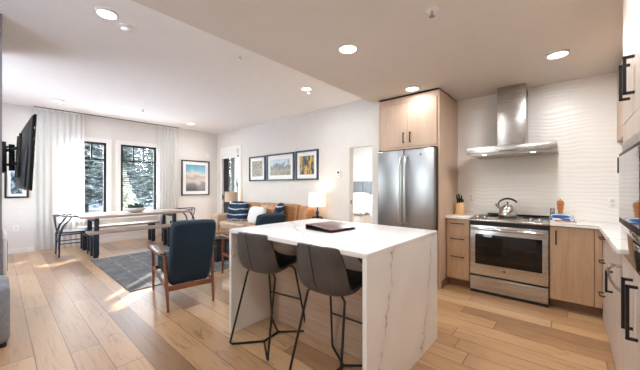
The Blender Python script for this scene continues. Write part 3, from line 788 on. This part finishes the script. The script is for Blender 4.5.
for i, (dx, dy, ln) in enumerate(((-.032, -.02, .125), (-.006, -.018, .14), (.022, -.015, .12), (-.03, .022, .1), (0, .024, .1), (.03, .026, .085))):
    a = MB(); z0 = .15 - (dy+.02)*.55
    a.M = mm @ Matrix.Translation((dx, dy-.005, z0)) @ Matrix.Rotation(R(18), 4, 'X'); a.box(-.008, .008, -.012, .012, 0, ln, .004)
    k = tag(obj('knife', a, M['black']), 'black knife handle', 'knife')
    k.parent = t; k.data.transform(Matrix.Translation(-Vector(t.location)))
    del k['category'], k['label']
t = thing('pepper_mill', 'orange wooden pepper mill on the right counter', 'pepper mill', (-.075, 4.27, .908))
obj('body', MB().lathe([(.03, 0), (.032, .01), (.024, .06), (.022, .1), (.03, .14), (.03, .15)], (-.075, 4.27, .908), 20), M['pepper'], t)
obj('head', MB().lathe([(.024, .151), (.032, .165), (.033, .2), (.022, .222), (0, .228)], (-.075, 4.27, .908), 20), M['pepper'], t)
obj('knob', MB().lathe([(.007, .228), (.009, .238), (0, .243)], (-.075, 4.27, .908), 12), M['chrome'], t)
t = thing('salt_mill', 'small steel salt grinder beside the wooden pepper mill', 'salt mill', (-.145, 4.24, .908))
obj('body', MB().lathe([(.024, 0), (.024, .08), (.02, .083)], (-.145, 4.24, .908), 20), plain('smoky_acrylic', (130, 130, 132), .15), t)
obj('cap', MB().lathe([(.023, .084), (.024, .125), (.018, .13), (0, .13)], (-.145, 4.24, .908), 20), M['steel'], t)
t = thing('dish_towel', 'folded blue striped dish towel on the right counter', 'towel', (-.06, 4.09, .908))
for k, (w_, d_, z_) in enumerate(((.21, .14, .021), (.19, .125, .055))):
    a = MB(); a.M = Matrix.Translation((-.06, 4.10, .908+z_)) @ Matrix.Rotation(R(10-6*k), 4, 'Z'); a.cushion(w_/2, d_/2, .021, 4, 8, .15, 'z'); obj('fold', a, M['towel'], t)
t = thing('spoon_rest', 'white spoon rest with a wooden spoon beside the folded towel', 'spoon rest', (-.06, 3.99, .908))
obj('dish', MB().lathe([(.05, 0), (.062, .006), (.06, .009), (.045, .004), (0, .004)], (-.10, 4.0, .908), 20), M['ceramic_white'], t)
obj('spoon', MB().tube([(-.12, 4.0, .918), (-.06, 4.0, .921), (.06, 4.01, .914)], [.014, .005, .005], 8), M['pepper'], t)
def outlet(p, axis, label, name='outlet'):
    x, y, z = p; t = thing(name, label, 'outlet', p)
    if axis == 'y':
        obj('plate', MB().box(x-.036, x+.036, y-.006, y, z-.058, z+.058, .003), M['white_plastic'], t)
        obj('socket', MB().box(x-.016, x+.016, y-.008, y-.005, z+.008, z+.04, .002).box(x-.016, x+.016, y-.008, y-.005, z-.04, z-.008, .002), plain('socket_face', (215, 214, 212), .4), t)
    else:
        obj('plate', MB().box(x, x+.006, y-.036, y+.036, z-.058, z+.058, .003), M['white_plastic'], t)
        obj('socket', MB().box(x+.005, x+.008, y-.016, y+.016, z+.008, z+.04, .002).box(x+.005, x+.008, y-.016, y+.016, z-.04, z-.008, .002), plain('socket_face', (215, 214, 212), .4), t)
outlet((-1.04, YK, 1.13), 'y', 'white outlet on the tile behind the knife block')
outlet((.355, YK, 1.11), 'y', 'white outlet on the tile at the right corner')
outlet((XW, .236, .49), 'x', 'white outlet on the wall left of the wide curtain')
t = thing('thermostat', 'white thermostat with dark display on the sofa wall', 'thermostat', (-3.36, YS, 1.53))
obj('case', MB().box(-3.41, -3.31, YS-.022, YS, 1.46, 1.60, .006), M['white_plastic'], t)
obj('display', MB().box(-3.39, -3.335, YS-.0235, YS-.021, 1.54, 1.58), plain('lcd_grey', (70, 76, 78), .2), t)
obj('button', MB().box(-3.372, -3.345, YS-.0245, YS-.021, 1.485, 1.51, .002), plain('button_grey', (150, 150, 150), .4), t)
t = thing('wall_sensor', 'small white sensor box high on the window wall above the picture', 'sensor', (XW, 4.10, 2.2))
obj('case', MB().box(XW, XW+.03, 4.06, 4.14, 2.15, 2.25, .006), M['white_plastic'], t)
obj('lens', MB().box(XW+.028, XW+.034, 4.085, 4.115, 2.165, 2.19, .003), plain('sensor_lens', (205, 205, 205), .3), t)

# ------------------------------------------------------------------ curtains
def curtain(y0, y1, label, n):
    a = MB(); cols = int((y1-y0)/.012); rows = []
    zs = [2.845, 2.80, 2.2, 1.4, .7, .2, .015]
    for z in zs:
        f = (2.845-z)/2.83
        rows.append([(XW+.10+(.014+.010*f)*math.sin(2*math.pi*n*i/cols+.6*math.sin(i*.11))+.008*math.sin(i*.37+f*3), y0+(y1-y0)*i/cols, z) for i in range(cols+1)])
    t = thing('sheer_curtain', label, 'curtain', (XW+.1, (y0+y1)/2, 0))
    g = bmesh.new(); vs = [[g.verts.new(p) for p in r] for r in rows]
    for r0, r1 in zip(vs, vs[1:]):
        for i in range(cols): g.faces.new((r0[i], r0[i+1], r1[i+1], r1[i]))
    a.bm.free(); a.bm = g
    obj('panel', a, M['sheer'], t, 180)
    obj('heading_tape', MB().box(XW+.092, XW+.108, y0, y1, 2.825, 2.85), M['white_fabric'], t)
curtain(.48, 1.245, 'wide sheer white curtain beside the television', 8)
curtain(2.70, 3.215, 'narrow sheer white curtain right of the windows', 6)
o = obj('curtain_track', MB().box(XW+.085, XW+.115, .47, 3.23, 2.852, ZL, .002), plain('grey_track', (120, 116, 112), .4)); recentre(o, (XW+.1, 1.8, 2.86))
tag(o, 'slim grey ceiling curtain track along the window wall', 'curtain track')

# ------------------------------------------------------------------ pictures
def picture(cx, cz, w_, h_, wall, frame_mat, art_mat, label, matw=.09, fw=.03, mats='white_plastic'):
    """wall 'x' = on the window wall (spans y), 'y' = on the sofa wall (spans x)"""
    base = (XW, cx, cz) if wall == 'x' else (cx, YS, cz)
    t = thing('framed_picture', label, 'picture', base, 'framed pictures')
    def bx(u0, u1, z0, z1, d0, d1, bev=0):
        if wall == 'x': return MB().box(XW+d0, XW+d1, cx+u0, cx+u1, cz+z0, cz+z1, bev)
        return MB().box(cx+u0, cx+u1, YS-d1, YS-d0, cz+z0, cz+z1, bev)
    def add(mb, u0, u1, z0, z1, d0, d1):
        if wall == 'x': mb.box(XW+d0, XW+d1, cx+u0, cx+u1, cz+z0, cz+z1)
        else: mb.box(cx+u0, cx+u1, YS-d1, YS-d0, cz+z0, cz+z1)
    W_, H_ = w_/2, h_/2; f = MB()
    add(f, -W_, -W_+fw, -H_, H_, .001, .035); add(f, W_-fw, W_, -H_, H_, .001, .035)
    add(f, -W_+fw, W_-fw, -H_, -H_+fw, .001, .035); add(f, -W_+fw, W_-fw, H_-fw, H_, .001, .035)
    obj('frame', f, frame_mat, t)
    obj('mat_board', bx(-W_+fw, W_-fw, -H_+fw, H_-fw, .002, .012), M[mats], t)
    o = obj('print', bx(-W_+fw+matw, W_-fw-matw, -H_+fw+matw, H_-fw-matw, .0125, .014), art_mat, t)
navyfr = plain('navy_picture_frame', (24, 54, 84), .35)
picture(3.73, 1.53, .80, .985, 'x', M['blackf'], art('beach_print', 'beach'), 'black framed beach photograph right of the narrow curtain')
picture(.245, 1.56, .32, .985, 'x', M['blackf'], art('snowy_branches_print', 'branches'), 'black framed snowy branches picture behind the television', .05)
picture(-5.965, 1.738, .67, .63, 'y', navyfr, art('birch_bark_print', 'birch'), 'navy framed grey bark print, first of three over the sofa', .085, .035)
picture(-5.085, 1.741, .975, .635, 'y', navyfr, art('pale_field_print', 'field'), 'navy framed wide pale landscape, middle of three over the sofa', .095, .035)
picture(-4.215, 1.744, .665, .64, 'y', navyfr, art('yellow_aspens_print', 'aspen'), 'navy framed yellow aspens, nearest of three over the sofa', .085, .035)

# ------------------------------------------------------------------ television, console, ottoman
t = thing('wall_television', 'black flat television on a swing arm seen edge-on', 'television', (-3.9, .165, 1.57))
mm = Matrix.Translation((-3.86, .178, 1.57)) @ Matrix.Rotation(R(1.2), 4, 'Z') @ Matrix.Rotation(R(-2.5), 4, 'X')
a = MB(); a.M = mm; a.box(-.57, .57, -.006, .012, -.315, .315, .004); obj('panel', a, M['glassblack'], t)
a = MB(); a.M = mm; a.box(-.56, .56, -.016, -.006, -.305, .305, .005).box(-.45, .42, -.034, -.016, -.29, .05, .012); obj('back_cover', a, plain('tv_back_plastic', (44, 47, 52), .35), t)
a = MB(); a.M = mm; a.box(-.13, -.10, -.06, -.04, -.2, .2, .003); obj('bracket', a, M['black'], t); a = MB(); a.M = mm; a.box(.10, .13, -.06, -.04, -.2, .2, .003); obj('bracket', a, M['black'], t)
a = MB(); a.box(-4.15, -4.05, .029, .055, 1.42, 1.72, .004); obj('wall_plate', a, M['black'], t)
a = MB().tube([(-4.10, .06, 1.64), (-4.02, .085, 1.64), (-3.92, .10, 1.64), (-3.80, .12, 1.64)], .014, 10).tube([(-4.10, .06, 1.50), (-4.0, .09, 1.50), (-3.80, .12, 1.50)], .014, 10).tube([(-4.0, .09, 1.44), (-4.0, .09, 1.69)], .02, 10)
obj('arm', a, M['black'], t)

t = thing('media_console', 'rounded white wall console with slate front at the left edge', 'console', (-4.4, .06, .46))
obj('body', MB().box(-4.85, -4.0, .029, .060, .45, .80, .009, 3), M['trim'], t)
obj('front', MB().box(-4.82, -4.03, .059, .065, .48, .76, .003), plain('slate_front', (92, 104, 118), .5), t)

t = thing('ottoman', 'grey woven cube ottoman at the lower left edge', 'ottoman', (-3.62, -.18, 0))
a = MB(); a.box(-3.87, -3.375, -.43, .068, .03, .495, .045, 4); obj('cover', a, M['greyf'], t)
a = MB(); a.tube([(-3.85, -.41, .47), (-3.395, -.41, .47), (-3.395, .05, .47), (-3.85, .05, .47)], .006, 6, True); obj('piping', a, M['greyf'], t)
for fx in (-3.83, -3.42):
    for fy in (-.39, .03): obj('foot', MB().lathe([(.02, 0), (.02, .035)], (fx, fy, 0), 12), M['black'], t)

# ------------------------------------------------------------------ rug
o = obj('area_rug', MB().box(-6.25, -4.02, 1.065, 3.35, 0.0005, .012, .004), M['rug']); recentre(o, (-5.13, 2.2, 0))
tag(o, 'grey blue rug with pale grid lines in front of the sofa', 'rug')
t = thing('coffee_table', 'black box coffee table on the rug behind the armchair', 'coffee table', (-4.72, 2.75, .012))
obj('top', MB().box(-5.02, -4.42, 2.40, 3.10, .38, .41, .004), M['ceramic_black'], t)
obj('base', MB().box(-4.99, -4.45, 2.43, 3.07, .0125, .38), M['black'], t)

# ------------------------------------------------------------------ lounge chairs (built facing -x)
def make_lounge():
    t = thing('armchair', 'x', 'armchair', (0, 0, 0), 'navy armchairs with wooden arms')
    for s in (-1, 1):
        y = s*.235
        obj('leg', MB().tube([(.395, y*.97, 0), (.345, y, .3), (.30, y*1.03, .56)], [.012, .018, .02], 10), M['walnut'], t)
        obj('leg', MB().tube([(-.425, y*.97, 0), (-.39, y, .3), (-.375, y*1.03, .555)], [.012, .018, .018], 10), M['walnut'], t)
        arm = []
        for x, z, w_ in ((-.445, .562, .02), (-.42, .574, .034), (-.27, .578, .038), (0, .572, .034), (.2, .575, .028), (.315, .592, .02), (.345, .60, .012)):
            arm.append([(x, s*.258+w_*1.25*k, z+.006*(1-k*k)) for k in (-1, -.6, 0, .6, 1)])
        obj('armrest', MB().sheet(arm, -.024), M['walnutx'], t, 50)
        obj('side_rail', MB().tube([(-.392, y, .30), (.345, y, .235)], [.014, .014], 8, False, 1.5), M['walnut'], t)
    obj('stretcher', MB().box(.335, .365, -.235, .235, .20, .25, .006), M['walnut'], t)
    obj('front_rail', MB().box(-.405, -.375, -.235, .235, .26, .31, .006), M['walnut'], t)
    for y in (-.135, .135): obj('slat', MB().box(.20, .35, y-.015, y+.015, .235, .25, .003), M['tabletop'], t)
    a = MB(); a.M = Matrix.Translation((-.08, 0, .37)) @ Matrix.Rotation(R(5), 4, 'Y'); a.cushion(.34, .205, .085, 6, 12, .2, 'z'); obj('seat_cushion', a, M['navyf'], t, 80)
    a = MB(); rows = []
    n = 12
    for i in range(n+1):
        f = i/n; z = .26+f*.69; x = .205+.235*f+.02*math.sin(f*math.pi)
        hw = .224+.014*f-.012*max(0, f-.9)*10; hw = hw if f > .06 else .205
        rows.append([(x+.0+.03*(u**2), u*hw, z-(.015*abs(u)**4 if f > .95 else 0)) for u in [-1+k/5 for k in range(11)]])
    a.sheet(rows, .0)
    a.bm.free(); a = MB(); a.sheet(rows, -.10)
    o = obj('backrest', a, M['navyf'], t, 60); o.modifiers.new('round', 'SUBSURF').levels = 2; o.modifiers['round'].render_levels = 2
    return t
lc = make_lounge(); lc.location = (-3.433, 1.44, 0); lc.rotation_euler.z = R(-9)
lc['label'] = 'navy armchair with walnut legs seen from behind, edge of the rug'
dup(lc, (-3.43, 2.41, 0), R(-3), 'navy armchair mostly hidden behind the island end')

# ------------------------------------------------------------------ dining set
t = thing('dining_table', 'long grey wood dining table on navy legs by the windows', 'table', (-6.92, 1.93, 0))
obj('tabletop', MB().box(-7.38, -6.47, .985, 2.88, .70, .745, .004), M['tabletop'], t)
for y in (1.22, 2.60):
    for x in (-7.22, -6.62):
        obj('leg', MB().box(x-.035, x+.035, y-.035, y+.035, 0, .70, .003), M['navym'], t)
    obj('crossbar', MB().box(-7.185, -6.655, y-.025, y+.025, .62, .70, .003), M['navym'], t)
def bench(x0, x1, label):
    t = thing('bench', label, 'bench', ((x0+x1)/2, 1.8, 0), 'dining benches')
    obj('seat', MB().box(x0, x1, 1.07, 2.56, .425, .46, .004), M['tabletop'], t)
    for y in (1.17, 2.43):
        for x in (x0+.06, x1-.06):
            obj('leg', MB().box(x-.03, x+.03, y-.035, y+.035, 0, .425, .003), M['navym'], t)
        obj('crossbar', MB().box(x0+.09, x1-.09, y-.02, y+.02, .36, .425, .003), M['navym'], t)
bench(-6.72, -6.36, 'grey wood bench on the room side of the dining table')
bench(-7.66, -7.32, 'grey wood bench between the dining table and the windows')

def make_wishbone():
    t = thing('wishbone_chair', 'x', 'chair', (0, 0, 0), 'navy wishbone dining chairs')
    # faces +y
    r = .014
    for s in (-1, 1):
        obj('leg', MB().tube([(s*.215, -.205, 0), (s*.205, -.20, .40), (s*.20, -.15, .56), (s*.235, -.06, .68), (s*.25, -.03, .735)], [.013, .018, .017, .014, .011], 10), M['navym'], t)
        obj('leg', MB().tube([(s*.225, .20, 0), (s*.22, .205, .25), (s*.215, .205, .46)], [.012, .017, .015], 10), M['navym'], t)
        obj('side_stretcher', MB().tube([(s*.212, -.20, .24), (s*.222, .205, .24)], .010, 8), M['navym'], t); obj('side_rail', MB().tube([(s*.205, -.20, .40), (s*.215, .205, .41)], .012, 8), M['navym'], t)
    obj('stretcher', MB().tube([(-.215, .205, .33), (.215, .205, .33)], .011, 8), M['navym'], t); obj('stretcher', MB().tube([(-.205, -.20, .30), (.205, -.20, .30)], .010, 8), M['navym'], t)
    pts = [(.28*math.sin(a), .04-.30*math.cos(a), .755-.02*math.sin(a)**2) for a in [R(d_) for d_ in range(-105, 106, 15)]]
    obj('top_rail', MB().tube(pts, [.012]+[.016]*(len(pts)-2)+[.012], 10, False, .8), M['navym'], t)
    obj('splat', MB().tube([(0, -.205, .40), (0, -.225, .52), (-.05, -.24, .62), (-.085, -.248, .745)], .011, 8).tube([(0, -.225, .52), (.05, -.24, .62), (.085, -.248, .745)], .011, 8), M['navym'], t)
    obj('seat', MB().prism([(-.205, -.20), (.205, -.20), (.235, .215), (-.235, .215)], 'z', .425, .452, .008), M['navym'], t)
    return t
wc = make_wishbone(); wc.location = (-7.13, .94, 0)
wc['label'] = 'navy wishbone chair at the curtain end of the dining table'
dup(wc, (-7.05, 2.98, 0), R(180), 'navy wishbone chair at the far end of the dining table')

t = thing('planter_bowl', 'pale bowl of dark succulents on the dining table', 'bowl', (-6.9, 1.93, .745))
bc = (-6.9, 1.93, .746)
obj('bowl', MB().lathe([(.08, 0), (.14, .02), (.19, .06), (.205, .095), (.195, .1), (.18, .075), (.1, .05), (0, .05)], bc, 32), M['ceramic_white'], t)
a = MB()
for k in range(60):
    an = random.random()*6.283; rr = .16*math.sqrt(random.random()); h_ = .06+.09*random.random()*(1.2-rr/.16*.6)
    x, y = bc[0]+rr*math.cos(an), bc[1]+rr*math.sin(an); ox, oy = random.uniform(-.03, .03), random.uniform(-.03, .03)
    a.tube([(x, y, bc[2]+.052), (x+ox*.5, y+oy*.5, bc[2]+.06+h_*.6), (x+ox, y+oy, bc[2]+.06+h_)], [.012, .016, .003], 6)
obj('succulents', a, M['leaf'], t)

# ------------------------------------------------------------------ sofa
t = thing('sofa', 'tan leather sofa along the wall under three pictures', 'sofa', (-5.1, 3.9, 0))
SX0, SX1 = -6.58, -3.89; SY0, SY1 = 3.45, 4.33
tanl = leather('lit_tan_leather', (178, 148, 122), (206, 178, 152), .34)  # the sofa's tan leather with light and sheen painted in, for its left end
obj('base', MB().box(SX0+.30, SX1-.25, SY0+.02, SY1, .12, .30, .02), M['tan'], t)
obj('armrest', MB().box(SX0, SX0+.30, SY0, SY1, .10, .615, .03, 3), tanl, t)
obj('armrest', MB().box(SX1-.25, SX1, SY0, SY1, .10, .60, .03, 3), M['tan'], t)
obj('back_frame', MB().box(SX0+.30, SX1-.25, SY1-.16, SY1, .30, .80, .03), M['tan'], t)
sw = (SX1-.25-SX0-.30)/2
for k in range(2):
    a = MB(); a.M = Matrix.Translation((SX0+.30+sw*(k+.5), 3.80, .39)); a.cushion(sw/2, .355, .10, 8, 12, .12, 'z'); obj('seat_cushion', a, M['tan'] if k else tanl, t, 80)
for x0, x1, h_, mt in ((-6.27, -5.38, .90, M['tan']), (-5.36, -4.66, .905, M['tan']), (-4.64, -4.10, .91, M['tan'])):
    a = MB(); a.M = Matrix.Translation(((x0+x1)/2, 4.06, (h_+.48)/2)) @ Matrix.Rotation(R(-9), 4, 'X'); a.cushion((x1-x0)/2, .125, (h_-.46)/2, 6, 12, .25, 'y'); obj('back_cushion', a, mt, t, 80)
a = MB(); a.M = Matrix.Translation((-3.945, 4.06, .70)) @ Matrix.Rotation(R(-6), 4, 'X'); a.cushion(.135, .12, .19, 6, 12, .2, 'y'); obj('end_cushion', a, M['tan'], t, 80)
for x in (SX0+.08, SX1-.08):
    for y in (SY0+.08, SY1-.08):
        obj('leg', MB().lathe([(.02, 0), (.025, .11)], (x, y, 0), 12), M['black'], t)
def pillow(name, c, hx, hz, tilt, yaw, mat, label):
    t = thing(name, label, 'pillow', c)
    a = MB(); a.M = Matrix.Translation(c) @ Matrix.Rotation(R(yaw), 4, 'Z') @ Matrix.Rotation(R(tilt), 4, 'X'); a.cushion(hx, .10, hz, 5, 14, .75, 'y')
    p = obj('cover', a, mat, t, 80)
    a = MB(); a.M = Matrix.Translation(c) @ Matrix.Rotation(R(yaw), 4, 'Z') @ Matrix.Rotation(R(tilt), 4, 'X')
    pts = []
    for i in range(40):
        an = 2*math.pi*i/40; u, v = math.cos(an), math.sin(an); q = (abs(u)**5+abs(v)**5)**.2
        pts.append((u/q*hx*.985, 0, v/q*hz*.985))
    a.tube(pts, .006, 6, True); obj('seam', a, mat, t)
    return t
pillow('throw_pillow', (-5.93, 3.78, .70), .30, .235, -14, 14, M['tiedye'], 'navy and white tie-dyed pillow by the left sofa arm')
pillow('throw_pillow', (-4.42, 3.76, .72), .24, .235, -14, -50, M['tiedye'], 'navy and white tie-dyed pillow leaning at the right of the sofa')
pillow('throw_pillow', (-5.13, 3.74, .66), .24, .19, -16, 5, M['white_fabric'], 'plain white pillow in the middle of the sofa')

# lamps with end tables
def lamp(x, y, zt, shade, base, on, label, r, z0, z1):
    t = thing('table_lamp', label, 'lamp', (x, y, zt))
    obj('base', MB().lathe([(.095, 0), (.11, .01), (.115, .08), (.10, .125), (.05, .14), (.022, .145), (.02, .16), (.034, .19), (.034, .215), (.018, .245), (.012, .25), (.012, z0-zt+.10)], (x, y, zt), 28), base, t)
    obj('shade', MB().lathe([(r, z0-zt), (r*.98, z1-zt), (r*.96, z1-zt), (r*.98, z0-zt)], (x, y, zt), 36), shade, t)
    obj('spider', MB().tube([(x-r*.97, y, z1-.02), (x+r*.97, y, z1-.02)], .003, 6).tube([(x, y, z0+.1), (x, y, z1-.02)], .004, 6), M['chrome'], t)
    if on:
        l = bpy.data.lights.new('bulb', 'POINT'); l.energy = 3.5; l.shadow_soft_size = .04; l.color = (1, .84, .66)
        o = bpy.data.objects.new('bulb', l); COL.objects.link(o); o.parent = t; o.location = (0, 0, (z0+z1)/2-zt)
lamp(-3.74, 4.18, .565, M['shade_on'], M['ceramic_black'], True, 'lit white shade lamp with black base right of the sofa', .175, .895, 1.16)
lamp(-6.80, 4.14, .56, M['shade_off'], M['ceramic_black'], False, 'unlit beige lamp beside the balcony door', .175, .885, 1.15)
def end_table(x, label):
    t = thing('end_table', label, 'side table', (x, 4.17, 0))
    obj('top', MB().box(x-.17, x+.17, 4.0, 4.34, .525, .555, .004), M['walnutx'], t)
    for a_ in (-.14, .14):
        for b_ in (4.03, 4.31): obj('leg', MB().box(x+a_-.015, x+a_+.015, b_-.015, b_+.015, 0, .525), M['walnut'], t)
end_table(-3.70, 'walnut end table under the lit lamp right of the sofa')
end_table(-6.80, 'walnut end table under the beige lamp by the balcony door')

# ------------------------------------------------------------------ bedroom bed
t = thing('bed', 'white made bed with grey panelled headboard through the doorway', 'bed', (-4.2, 6.3, 0))
hb = obj('headboard', MB().box(-5.02, -3.35, 7.20, 7.30, .1, 1.44, .015), M['head_grey'], t)
for k in range(5):
    obj('panel', MB().box(-4.93+k*.315, -4.93+(k+1)*.315-.012, 7.175, 7.205, .6, 1.41, .02), M['head_grey'], hb)
obj('headboard_edge', MB().box(-5.06, -5.0, 7.17, 7.31, .05, 1.44, .01), plain('dark_headboard_edge', (70, 72, 78), .7), hb)
obj('mattress', MB().box(-4.95, -3.40, 5.2, 7.16, .2, .60, .06, 3), M['white_fabric'], t)
obj('duvet', MB().box(-4.99, -3.36, 5.15, 6.75, .12, .66, .07, 4), M['white_fabric'], t)
obj('frame', MB().box(-4.95, -3.4, 5.22, 7.18, .0, .2), M['head_grey'], t)
a = MB()
rows = []
for i in range(12):
    y = 5.12+i*.045; rows.append([(-5.0+1.66*j/30, y, .675+.02*math.sin(i*1.1+j*.5)+.012*math.sin(j*1.3)) for j in range(31)])
a.sheet(rows, -.03); o = obj('throw', a, M['knit'], t, 80)
def bed_pillow(x, y, z, w_, h_, label):
    a = MB(); a.M = Matrix.Translation((x, y, z)) @ Matrix.Rotation(R(-22), 4, 'X'); a.cushion(w_, .11, h_, 5, 10, .55, 'y')
    o = obj('bed_pillow', a, M['white_fabric']); recentre(o, (x, y, z)); tag(o, label, 'pillow')
bed_pillow(-4.64, 7.03, .87, .33, .24, 'white bed pillow at the left of the headboard')
bed_pillow(-3.95, 7.03, .87, .33, .24, 'white bed pillow at the right of the headboard')
bed_pillow(-4.28, 6.84, .83, .27, .2, 'smaller white pillow in front of the other bed pillows')

# ------------------------------------------------------------------ outside: snow and conifers
a = MB(); n = 40; g = a.bm; vs = []
for i in range(n+1):
    row = []
    for j in range(n+1):
        x = -8.6-62*(i/n)**1.5; y = -14+56*j/n
        d = -8.6-x
        z = -.55+.055*d+.012*max(0, d-14)**1.5*.35+.25*math.sin(x*.4+y*.3)*min(1, d/8)
        row.append(g.verts.new((x, y, z)))
    vs.append(row)
for i in range(n):
    for j in range(n): g.faces.new((vs[i][j], vs[i+1][j], vs[i+1][j+1], vs[i][j+1]))
o = obj('snow_ground', a, M['snow'], None, 180); o['kind'] = 'structure'
o = struct('snow_bank', MB().box(-8.6, -6.2, 4.9, 40, -.8, -.35).box(-8.5, 14, -30, -1.3, -.8, -.35), M['snow'])
def gz(x): 
    d = -8.6-x; return -.55+.055*d+.012*max(0, d-14)**1.5*.35
def make_tree(seed, needle, label, group):
    rnd = random.Random(seed)
    t = thing('conifer', label, 'tree', (0, 0, 0), group)
    obj('trunk', MB().tube([(0, 0, -.6), (0, 0, 4), (0, 0, 8.6)], [.16, .11, .02], 8), M['bark'], t)
    a = MB(); bm = a.bm
    z = .5
    while z < 8.7:
        f = z/8.9; L = 2.0*(1-f)**.85+.08; nb = int(9+9*(1-f))
        for k in range(nb):
            an = 6.283*(k+rnd.random())/nb; l = L*rnd.uniform(.7, 1.1); dr = rnd.uniform(.12, .42)
            ca, sa = math.cos(an), math.sin(an); m_ = max(3, int(l/.16))
            for q in range(m_):
                s0 = (q+.2)/m_; r0 = l*s0; zz = z+rnd.uniform(-.05, .05)-dr*l*s0*s0+.10*s0
                wd = .30*(1-s0*.6)*min(1, l)+.05
                for sg in (-1, 1):
                    e = wd*rnd.uniform(.7, 1.25); fw_ = e*rnd.uniform(.4, .9)
                    p0 = Vector((ca*r0, sa*r0, zz)); p1 = Vector((ca*(r0+.16), sa*(r0+.16), zz-.02))
                    tip = Vector((ca*(r0+fw_)-sa*sg*e, sa*(r0+fw_)+ca*sg*e, zz-.10*e-rnd.uniform(0, .1)))
                    lo = (p0+p1)/2+Vector((0, 0, -.06))
                    v0, v1, v2, v3 = (bm.verts.new(p) for p in (p0, p1, tip, lo))
                    bm.faces.new((v0, v1, v2)); bm.faces.new((v0, v2, v3)); bm.faces.new((v1, v3, v2))
        z += .22+.12*f
    obj('foliage', a, needle, t, 0)
    return t
lab = 'snow dusted dark conifer in the woods outside the windows'
tr = make_tree(3, M['needle'], lab, 'snowy conifers outside')
tr.location = (-19.5, 3.1, gz(-19.5))
spots = [(-18.6, 6.4, 1.0, 1.0), (-21.5, 1.2, .5, 1.15), (-24, 5.6, 3, 1.3), (-25, 9.4, 1, 1.2), (-26.5, 2.9, 4, 1.3), (-30, 6.6, .3, 1.4), (-32, 11.2, 4.4, 1.3), (-17.2, 1.0, 3.1, .75), (-20, 12.2, 2, .85), (-35, 8.6, 2, 1.5), (-33, 2, 2, 1.5)]
for x, y, rz, sc in spots: dup(tr, (x, y, gz(x)), rz, scale=(sc, sc, sc*random.uniform(.9, 1.1)))
t2 = make_tree(11, M['needle2'], 'small frosted pale conifer outside the right window', None)
t2.location = (-15.0, 3.72, gz(-15)-.1); t2.scale = (.40, .40, .27)
